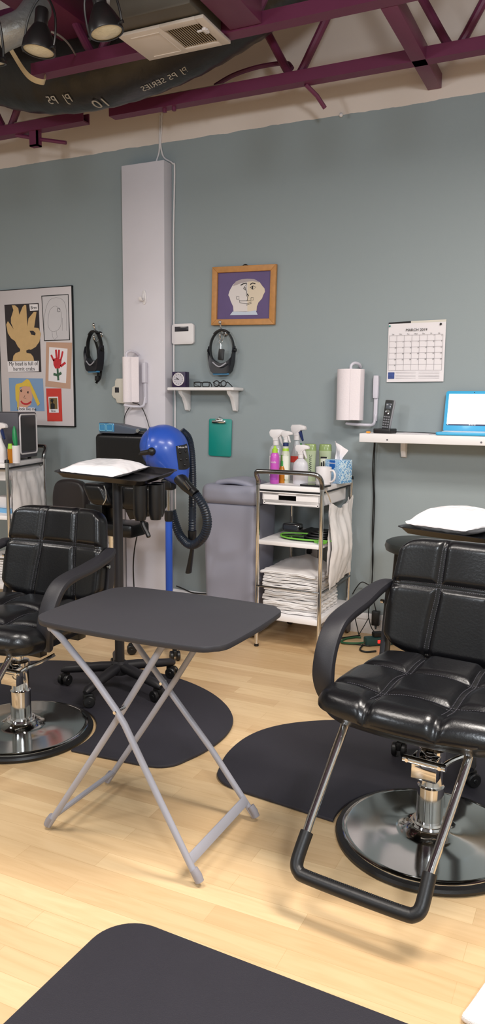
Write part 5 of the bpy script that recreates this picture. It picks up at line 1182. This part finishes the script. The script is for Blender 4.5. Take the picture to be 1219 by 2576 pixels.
def tray_stand(label, loc, rz, zt, off, a0, holders, tp=0.0, tr=0.0):
    t = thing('tray_stand', label, 'tray stand', loc, rz, 'black rolling tray stands')
    hub = MB().lathe([(0, 0.062), (0.036, 0.064), (0.042, 0.085), (0.038, 0.115), (0.026, 0.125), (0, 0.125)], 28)
    hub.build('hub', armblack, t)
    for k in range(5):
        a = math.radians(a0+72*k)-rz; c, s = math.cos(a), math.sin(a)
        MB().tube([(0.02*c, 0.02*s, 0.098), (0.09*c, 0.09*s, 0.093), (0.20*c, 0.20*s, 0.080), (0.255*c, 0.255*s, 0.074), (0.275*c, 0.275*s, 0.068)], [0.026, 0.027, 0.023, 0.021, 0.012], 12, flat=(0.95, 0.85)).build('base_leg', armblack, t)
        caster(t, 0.255*c, 0.255*s, a+0.7+k)
    MB().cyl((0, 0, 0.1), (0, 0, zt-0.03), 0.0215, 24).build('pole', mat('dark_grey_pole', (44, 42, 45), 0.45), t)
    ox, oy = off
    mb = MB().box((-0.03, -0.03, zt-0.04), (0.03, 0.03, zt-0.022), 0.004); mb.box((min(0, ox)-0.05, -0.02, zt-0.03), (max(0, ox)+0.12, 0.02, zt-0.028), 0.002); mb.box((ox-0.02, min(0, oy)-0.02, zt-0.03), (ox+0.02, max(0, oy)+0.05, zt-0.0225), 0.002)
    mb.build('tray_mount', blackmetal, t)
    mb = MB(); loft(mb, [(0.180, 0.142, 0.02, -0.022), (0.192, 0.154, 0.022, -0.019), (0.208, 0.170, 0.024, 0.0), (0.217, 0.179, 0.026, 0.004), (0.217, 0.179, 0.026, 0.007), (0.209, 0.171, 0.024, 0.005), (0.204, 0.166, 0.022, 0.001), (0.189, 0.151, 0.02, -0.016), (0.180, 0.142, 0.02, -0.0175)])
    mb.bm.transform(Matrix.Translation((ox, oy, zt)) @ Matrix.Rotation(tp, 4, 'X') @ Matrix.Rotation(tr, 4, 'Y'))
    mb.build('tray', mat('black_tray_plastic', (30, 29, 32), 0.3), t)
    if holders:
        for k, (x, y) in enumerate(((0.165, -0.10), (0.215, -0.055), (0.185, 0.03))):
            MB().lathe([(0.022, 0), (0.030, 0), (0.030, -0.125), (0.022, -0.15), (0.012, -0.15), (0.012, -0.146), (0.020, -0.142), (0.026, -0.12), (0.026, 0)], 24, None, (x, y, zt-0.042)).build('tool_holder', blackpl, t)
        MB().box((0.02, -0.03, zt-0.06), (0.22, 0.0, zt-0.044), 0.004).build('holder_rail', blackpl, t)
        MB().tube(smooth_path([(0.165, -0.09, zt-0.18), (0.18, -0.10, zt-0.215), (0.20, -0.105, zt-0.245), (0.21, -0.11, zt-0.26)], 4), [0.010]*12+[0.008], 8).build('holder_hook', blackpl, t)
    return t
LT = (-1.948, 2.822); RT = (-0.405, 2.832)
tray_stand('black rolling tray stand at left with a flat white pack on it', (*LT, 0.014), 0.09, 0.989, (0.0, 0.0), 56, True, 0.06, 0.06)
tray_stand('black rolling tray stand at right behind the chair', (*RT, 0.014), math.radians(-20), 0.849, (-0.012, 0.0), 66, False)
def pad(label, base, rz, sx, sy, h, seed, tp=0.0, tr=0.0):
    def f(x, y, z):
        ex = 1-abs(x/(sx/2))**5; ey = 1-abs(y/(sy/2))**5
        k = max(0.10, min(1, ex))*max(0.10, min(1, ey))
        n = noise.noise(Vector((x*9, y*9, seed)))
        zz = z*k*(1+0.16*n) if z > 0 else z*k*0.6
        tw = 1+0.03*math.sin(9*x+seed)
        return (x*(1+0.02*math.sin(y*30+seed)), y*tw, zz + 0.002*noise.noise(Vector((x*45, y*45, seed)))+ 0.012*max(0, abs(x)/(sx/2)-0.9)*10*(0.4 if z > 0 else 0.4))
    t = thing('pad_pack', label, 'pad', base, 0, 'plastic wrapped white pads', Matrix.Rotation(rz, 4, 'Z') @ Matrix.Rotation(tp, 4, 'X') @ Matrix.Rotation(tr, 4, 'Y'))
    MB().rbox((sx, sy, h*2), 0.02, (44, 44, 10), f, Matrix.Translation((0, 0, h*0.6+0.001))).build('pad_body', padwrap, t, smooth=70)
    return t
def stand_pt(L, rz, zt, off, x, y, z):
    c, s = math.cos(rz), math.sin(rz); X, Y = off[0]+x, off[1]+y
    return (L[0]+c*X-s*Y, L[1]+s*X+c*Y, zt+z+0.014)
pad('flat white plastic wrapped pack on the left tray', stand_pt(LT, 0.09, 0.989, (0.0, 0.0), -0.058, 0.005, -0.010), 0.09, 0.28, 0.325, 0.034, 3.0, 0.06, 0.06)
pad('plump white plastic wrapped pack on the right tray', stand_pt(RT, math.radians(-20), 0.849, (-0.012, 0.0), -0.06, 0.0, -0.012), math.radians(-20), 0.262, 0.33, 0.052, 8.0)

# ================================================================ round stool behind the right chair
t = thing('stool', 'round black stool behind the right chair, under the tray', 'stool', (-0.785, 3.70, 0))
MB().lathe([(0, 0.60), (0.16, 0.60), (0.172, 0.606), (0.178, 0.625), (0.172, 0.645), (0.158, 0.652), (0, 0.658)], 48).build('seat', mat('stool_vinyl', (38, 42, 41), 0.42), t)
for k in range(4):
    a = math.radians(8+90*k); c, s = math.cos(a), math.sin(a)
    MB().tube([(0.118*c, 0.118*s, 0.61), (0.15*c, 0.15*s, 0.004)], 0.0115, 10).build('leg', blackmetal, t)
MB().tube(circ((0, 0, 0.22), 0.139, 40), 0.008, 8, True).build('foot_ring', blackmetal, t)

# ================================================================ blue blower on its stand
DX, DY = (-2.060,3.450,0.500)[0], 3.45
t = thing('pet_dryer', 'blue blower with round head and dark hoses on a blue pole', 'blower', (DX, DY, 0))
for k in range(5):
    a = math.radians(20+72*k); c, s = math.cos(a), math.sin(a)
    MB().tube([(0.015*c, 0.015*s, 0.085), (0.12*c, 0.12*s, 0.075), (0.22*c, 0.22*s, 0.06)], [0.018, 0.016, 0.012], 10).build('base_leg', blackpl, t)
    caster(t, 0.21*c, 0.21*s, a+0.4*k)
MB().cyl((0, 0, 0.07), (0, 0, 0.705), 0.0185, 24).build('pole', bluepole, t)
MB().lathe([(0, 0.69), (0.021, 0.69), (0.023, 0.70), (0.023, 0.74), (0.018, 0.745), (0, 0.745)], 24).build('pole_collar', blackpl, t)
MB().cyl((0, 0, 0.74), (0, 0, 0.875), 0.010, 16).build('inner_pole', chrome, t)
MB().rbox((0.07, 0.06, 0.06), 0.015, (6, 6, 6), None, Matrix.Translation((0, 0, 0.885))).build('head_mount', blackpl, t)
hc = Vector((-2.090,3.450,1.062))
def hf(x, y, z):
    r = 0.128; d = Vector((x, y, z)).normalized()
    sx = 0.128; sz = 0.132
    p = Vector((d.x*0.134, d.y*0.128, d.z*0.132))
    # muzzle: the lower right tapers toward the hose joint
    m = max(0, d.dot(Vector((0.62, -0.1, -0.78)).normalized()))
    p += Vector((0.62, -0.1, -0.78)).normalized()*(0.085*m**5)
    p -= Vector((0, 0, 1))*0.0
    # cheek hollow on the left
    c = max(0, d.dot(Vector((-0.75, -0.3, -0.6)).normalized())); p -= d*0.022*c**3
    b = d.dot(Vector((-0.62, -0.35, 0.1)).normalized()); p += d*0.006*math.exp(-((b-0.62)/0.05)**2)
    return p + hc
MB().rbox((0.26, 0.26, 0.26), 0.13, (36, 36, 36), hf).build('blower_head', blue, t, True, smooth=70)
def onhead(u, v, k=1.012):
    d = Vector((math.sin(u)*math.cos(v), -math.cos(u)*math.cos(v), math.sin(v)))
    return hf(*d) + d*(k-1)*0.13
MB().sheet(lambda a, b: onhead(math.radians(58+38*a), math.radians(-24+38*b+4*(a-0.5)), 1.015), 10, 10, 0.002).build('control_panel', blackpl, t, True)
mb = MB()
for a, b in ((66, 0), (84, 2), (66, -11), (84, -10), (75, -18)): mb.ball(onhead(math.radians(a), math.radians(b), 1.025), 0.008, n=6)
mb.build('control_knobs', rubber, t, True)
def pt(u, v, w): return onhead(math.radians(77)+u/0.13, math.radians(9.5)+v/0.13, 1.032)
MB().text('Delouser 500', 0.0125, None, 0, fn=pt).build('panel_lettering', white, t, True)
p = onhead(math.radians(4), math.radians(0), 1.02)
q = onhead(math.radians(-42), math.radians(-9), 1.05)
mb = MB().ball(p, 0.021, n=10); mb.tube([p, (p+q)/2+Vector((-0.01, -0.02, 0)), q], [0.014, 0.012, 0.009], 10); mb.build('side_lever', blackpl, t, True)
j0, j1, j2 = Vector((-1.989,3.420,0.937)), Vector((-1.927,3.400,0.888)), Vector((-1.866,3.390,0.850))
MB().tube([j0+(j0-j1)*0.3, j0, j1, j2], [0.026, 0.036, 0.030, 0.024], 18).build('nozzle_joint', blackpl, t, True)
MB().cyl(Vector((-1.922,3.375,0.911)), Vector((-1.882,3.365,0.876)), 0.010, 10).build('joint_band', satin, t, True)
def hose(pts, r, n):
    P = smooth_path(pts, n); R = [r*(1.0 if i % 2 else 0.88) for i in range(len(P))]
    return MB().tube(P, R, 18)
hose([j2, Vector((-1.826,3.400,0.787)), Vector((-1.815,3.420,0.703)), Vector((-1.857,3.450,0.619)), Vector((-1.950,3.500,0.563)), Vector((-2.030,3.530,0.592)), Vector((-2.073,3.540,0.661)), Vector((-2.095,3.540,0.731))], 0.0245, 14).build('hose', hosemat, t, True)
hose([Vector((-2.025,3.520,1.161)), Vector((-1.999,3.550,1.123)), Vector((-1.986,3.560,1.043)), Vector((-1.979,3.560,0.917)), Vector((-1.979,3.560,0.790)), Vector((-1.981,3.560,0.629))], 0.0215, 22).build('hose', hosemat, t, True)
n0, n1, n2 = Vector((-1.981,3.560,0.629)), Vector((-1.984,3.570,0.540)), Vector((-2.015,3.580,0.393))
MB().tube([n0, n0+Vector((0, 0, -0.04)), n1], [0.024, 0.023, 0.014], 14).build('nozzle_joint', blackpl, t, True)
MB().tube([n1, (n1+n2)/2, n2], [0.016, 0.020, 0.026], 14, flat=(1, 0.55)).build('crevice_nozzle', blackpl, t, True)

# ================================================================ black padded chair beside the column
bx = Vector((-2.555,3.780,1.011))
t = thing('dryer_chair', 'black padded chair with tall headrest in front of the column', 'chair', (-2.66, 3.80, 0))
MB().rbox((0.37, 0.13, 0.25), 0.03, (24, 8, 18), lambda x, y, z: (x, y-0.008*math.exp(-(z/0.006)**2)*0 , z), Matrix.Translation((bx.x, 3.80, 1.0))).build('headrest', leather, t, True)
lo = Vector((-2.385,3.720,0.770))
MB().rbox((0.26, 0.12, 0.15), 0.035, (20, 8, 12), None, Matrix.Translation((lo.x, 3.72, 0.765))).build('back_cushion', leather, t, True)
MB().prism([(-2.503,3.700,0.714)[::2], (-2.459,3.660,0.636)[::2], (-2.287,3.660,0.674)[::2], (-2.278,3.700,0.733)[::2]], 0, 0.02, 0.004, WM(0, 3.70, 0)).build('leg_flap', leather, t, True)
ap = Vector((-2.627,3.660,0.782))
MB().rbox((0.155, 0.16, 0.125), 0.035, (16, 16, 14), lambda x, y, z: (x+0.03*z/0.06*(-1), y, z), Matrix.Translation(ap)).build('arm_pad', leather, t, True)
MB().strap(smooth_path([ap+Vector((0.066, -0.082, 0.056)), ap+Vector((0.080, -0.083, 0.02)), ap+Vector((0.078, -0.083, -0.02)), ap+Vector((0.058, -0.083, -0.052))], 5), 0.006, 0.003, (1, 0, 0)).build('chrome_trim', chrome, t, True)
rb = Vector((-3.043,3.900,0.584))
MB().rbox((0.27, 0.07, 0.34), 0.03, (30, 6, 26), lambda x, y, z: (x*(1-0.30*max(0, (z-0.02)/0.15)**3), y, z-0.03*(x/0.2)**2*(1 if z > 0 else 0)), Matrix.Translation((rb.x, 3.90, 0.655))).build('side_panel', mat('brown_black_vinyl', (38, 33, 33), 0.4), t, True)
MB().box((-2.86, 3.70, 0.52), (-2.46, 3.90, 0.60), 0.02).build('seat', leather, t, True)
mb = MB().box((-2.70, 3.78, 0.58), (-2.64, 3.83, 0.90), 0.004); mb.box((-2.70, 3.77, 0.68), (-2.42, 3.80, 0.72), 0.004); mb.box((-3.06, 3.84, 0.55), (-2.70, 3.88, 0.58), 0.004); mb.box((-2.80, 3.72, 0.59), (-2.68, 3.76, 0.70), 0.004)
mb.build('frame', blackmetal, t, True)
MB().cyl((-2.66, 3.80, 0.03), (-2.66, 3.80, 0.53), 0.03, 20).build('pedestal', chrome, t, True)
MB().lathe([(0, 0.0), (0.2, 0.0), (0.2, 0.012), (0.05, 0.035), (0, 0.035)], 40, None, (-2.66, 3.80, 0.0005)).build('base_disc', satin, t, True)
# visor lying on the headrest
vx = Vector((-2.565,3.760,1.123))
t = thing('magnifier_visor', 'magnifier visor with blue lenses lying on the black headrest', 'visor', (vx.x, 3.78, 1.126), 0.0, 'head worn magnifier visors')
MB().prism([(-0.135, 0), (0.02, 0.0), (0.10, -0.0), (0.14, 0.012), (0.14, 0.03), (0.06, 0.042), (-0.02, 0.056), (-0.135, 0.062)], -0.045, 0.045, 0.005, WM(0, 0, 0)).build('visor_shade', mat('slate_visor', (74, 84, 100), 0.4), t)
MB().box((-0.135, -0.049, 0.010), (-0.028, -0.043, 0.058), 0.003).build('lens', lensm, t)
for x in (-0.108, -0.058): MB().tube([(p[0]+x, -0.050, p[1]+0.034) for p in rrect(0.02, 0.019, 0.008)], 0.003, 6, True).build('lens_frame', mat('pale_blue_trim', (110, 170, 196), 0.3), t)
MB().cyl((0.132, -0.05, 0.02), (0.132, -0.04, 0.02), 0.011, 12).build('side_knob', chrome, t)
MB().strap(smooth_path([(0.13, -0.03, 0.012), (0.2, 0.0, 0.008), (0.13, 0.04, 0.012)], 6), 0.016, 0.004, (0, 0, 1)).build('headband', blackpl, t)
# cabinet, strip and loose cords by the column
a, b = (-2.992,3.970,0.660), (-2.728,3.970,0.640)
mb = MB().box((-3.06, 3.955, 0.001), (-2.785, 4.18, 0.655), 0.004)
single(mb, 'low_cabinet', white, 'low white cabinet standing left of the column behind the chair', 'cabinet', (-2.92, 4.06, 0))
c = (-3.258,3.948,0.030)
t = thing('power_strip', 'white power strip with cord on the floor behind the left chair', 'power strip', (-3.0, 3.60, 0.0005), 0.35)
MB().box((-0.14, -0.035, 0), (0.14, 0.035, 0.04), 0.008).build('strip_body', white, t)
for k in range(3): MB().box((-0.1+0.08*k, -0.015, 0.04), (-0.07+0.08*k, 0.015, 0.065 if k < 2 else 0.10), 0.004).build('plug', white, t)
MB().tube(smooth_path([(-0.14, 0, 0.02), (-0.20, -0.02, 0.008), (-0.16, 0.08, 0.006), (-0.06, 0.12, 0.006)], 6), 0.005, 8).build('strip_cord', white, t)
mb = MB().tube(smooth_path([(-2.507,3.900,0.658), (-2.564,3.950,0.562), (-2.633,4.000,0.424), (-2.669,4.030,0.288), (-2.679,4.050,0.127), (-2.683,4.060,0.046)], 6), 0.0042, 6)
single(mb, 'extension_cable', blackpl, 'black cord hanging in front of the lower column', 'cable', (-2.633,4.000,0.424), smooth=60)
mb = MB().tube(smooth_path([(-2.688,4.070,1.304), (-2.645,4.090,1.287), (-2.609,4.095,1.226), (-2.572,4.090,1.129), (-2.542,4.070,1.069)], 6), 0.0026, 6)
single(mb, 'extension_cable', blackpl, 'thin dark cord arching right below the column paper towels', 'cable', (-2.609,4.095,1.226), smooth=60)
mb = MB().tube(smooth_path([(-2.719,4.090,1.282), (-2.759,4.100,1.236), (-2.772,4.100,1.191), (-2.760,4.090,1.137), (-2.734,4.060,1.099)], 6), 0.0026, 6)
single(mb, 'extension_cable', blackpl, 'thin dark cord drooping left below the column paper towels', 'cable', (-2.772,4.100,1.191), smooth=60)
mb = MB().tube(smooth_path([(-2.443,4.180,0.141), (-2.395,4.182,0.128), (-2.336,4.182,0.111), (-2.279,4.182,0.110), (-2.193,4.182,0.117)], 5), 0.004, 6)
single(mb, 'extension_cable', blackpl, 'black cord lying along the baseboard left of the grey bin', 'cable', (-2.336,4.182,0.111), smooth=60)
# white cloth at the lower right corner
t = single(MB().rbox((0.30, 0.30, 0.02), 0.009, (24, 24, 4), lambda x, y, z: (x, y, z+0.003*math.sin(x*30)*math.cos(y*26)), Matrix.Translation((-0.018, 1.64, 0.0135)) @ Matrix.Rotation(-0.28, 4, 'Z')), 'folded_towel', cloth, 'white cloth corner on the floor at the lower right edge', 'towel', (-0.018, 1.64, 0), None, 60)
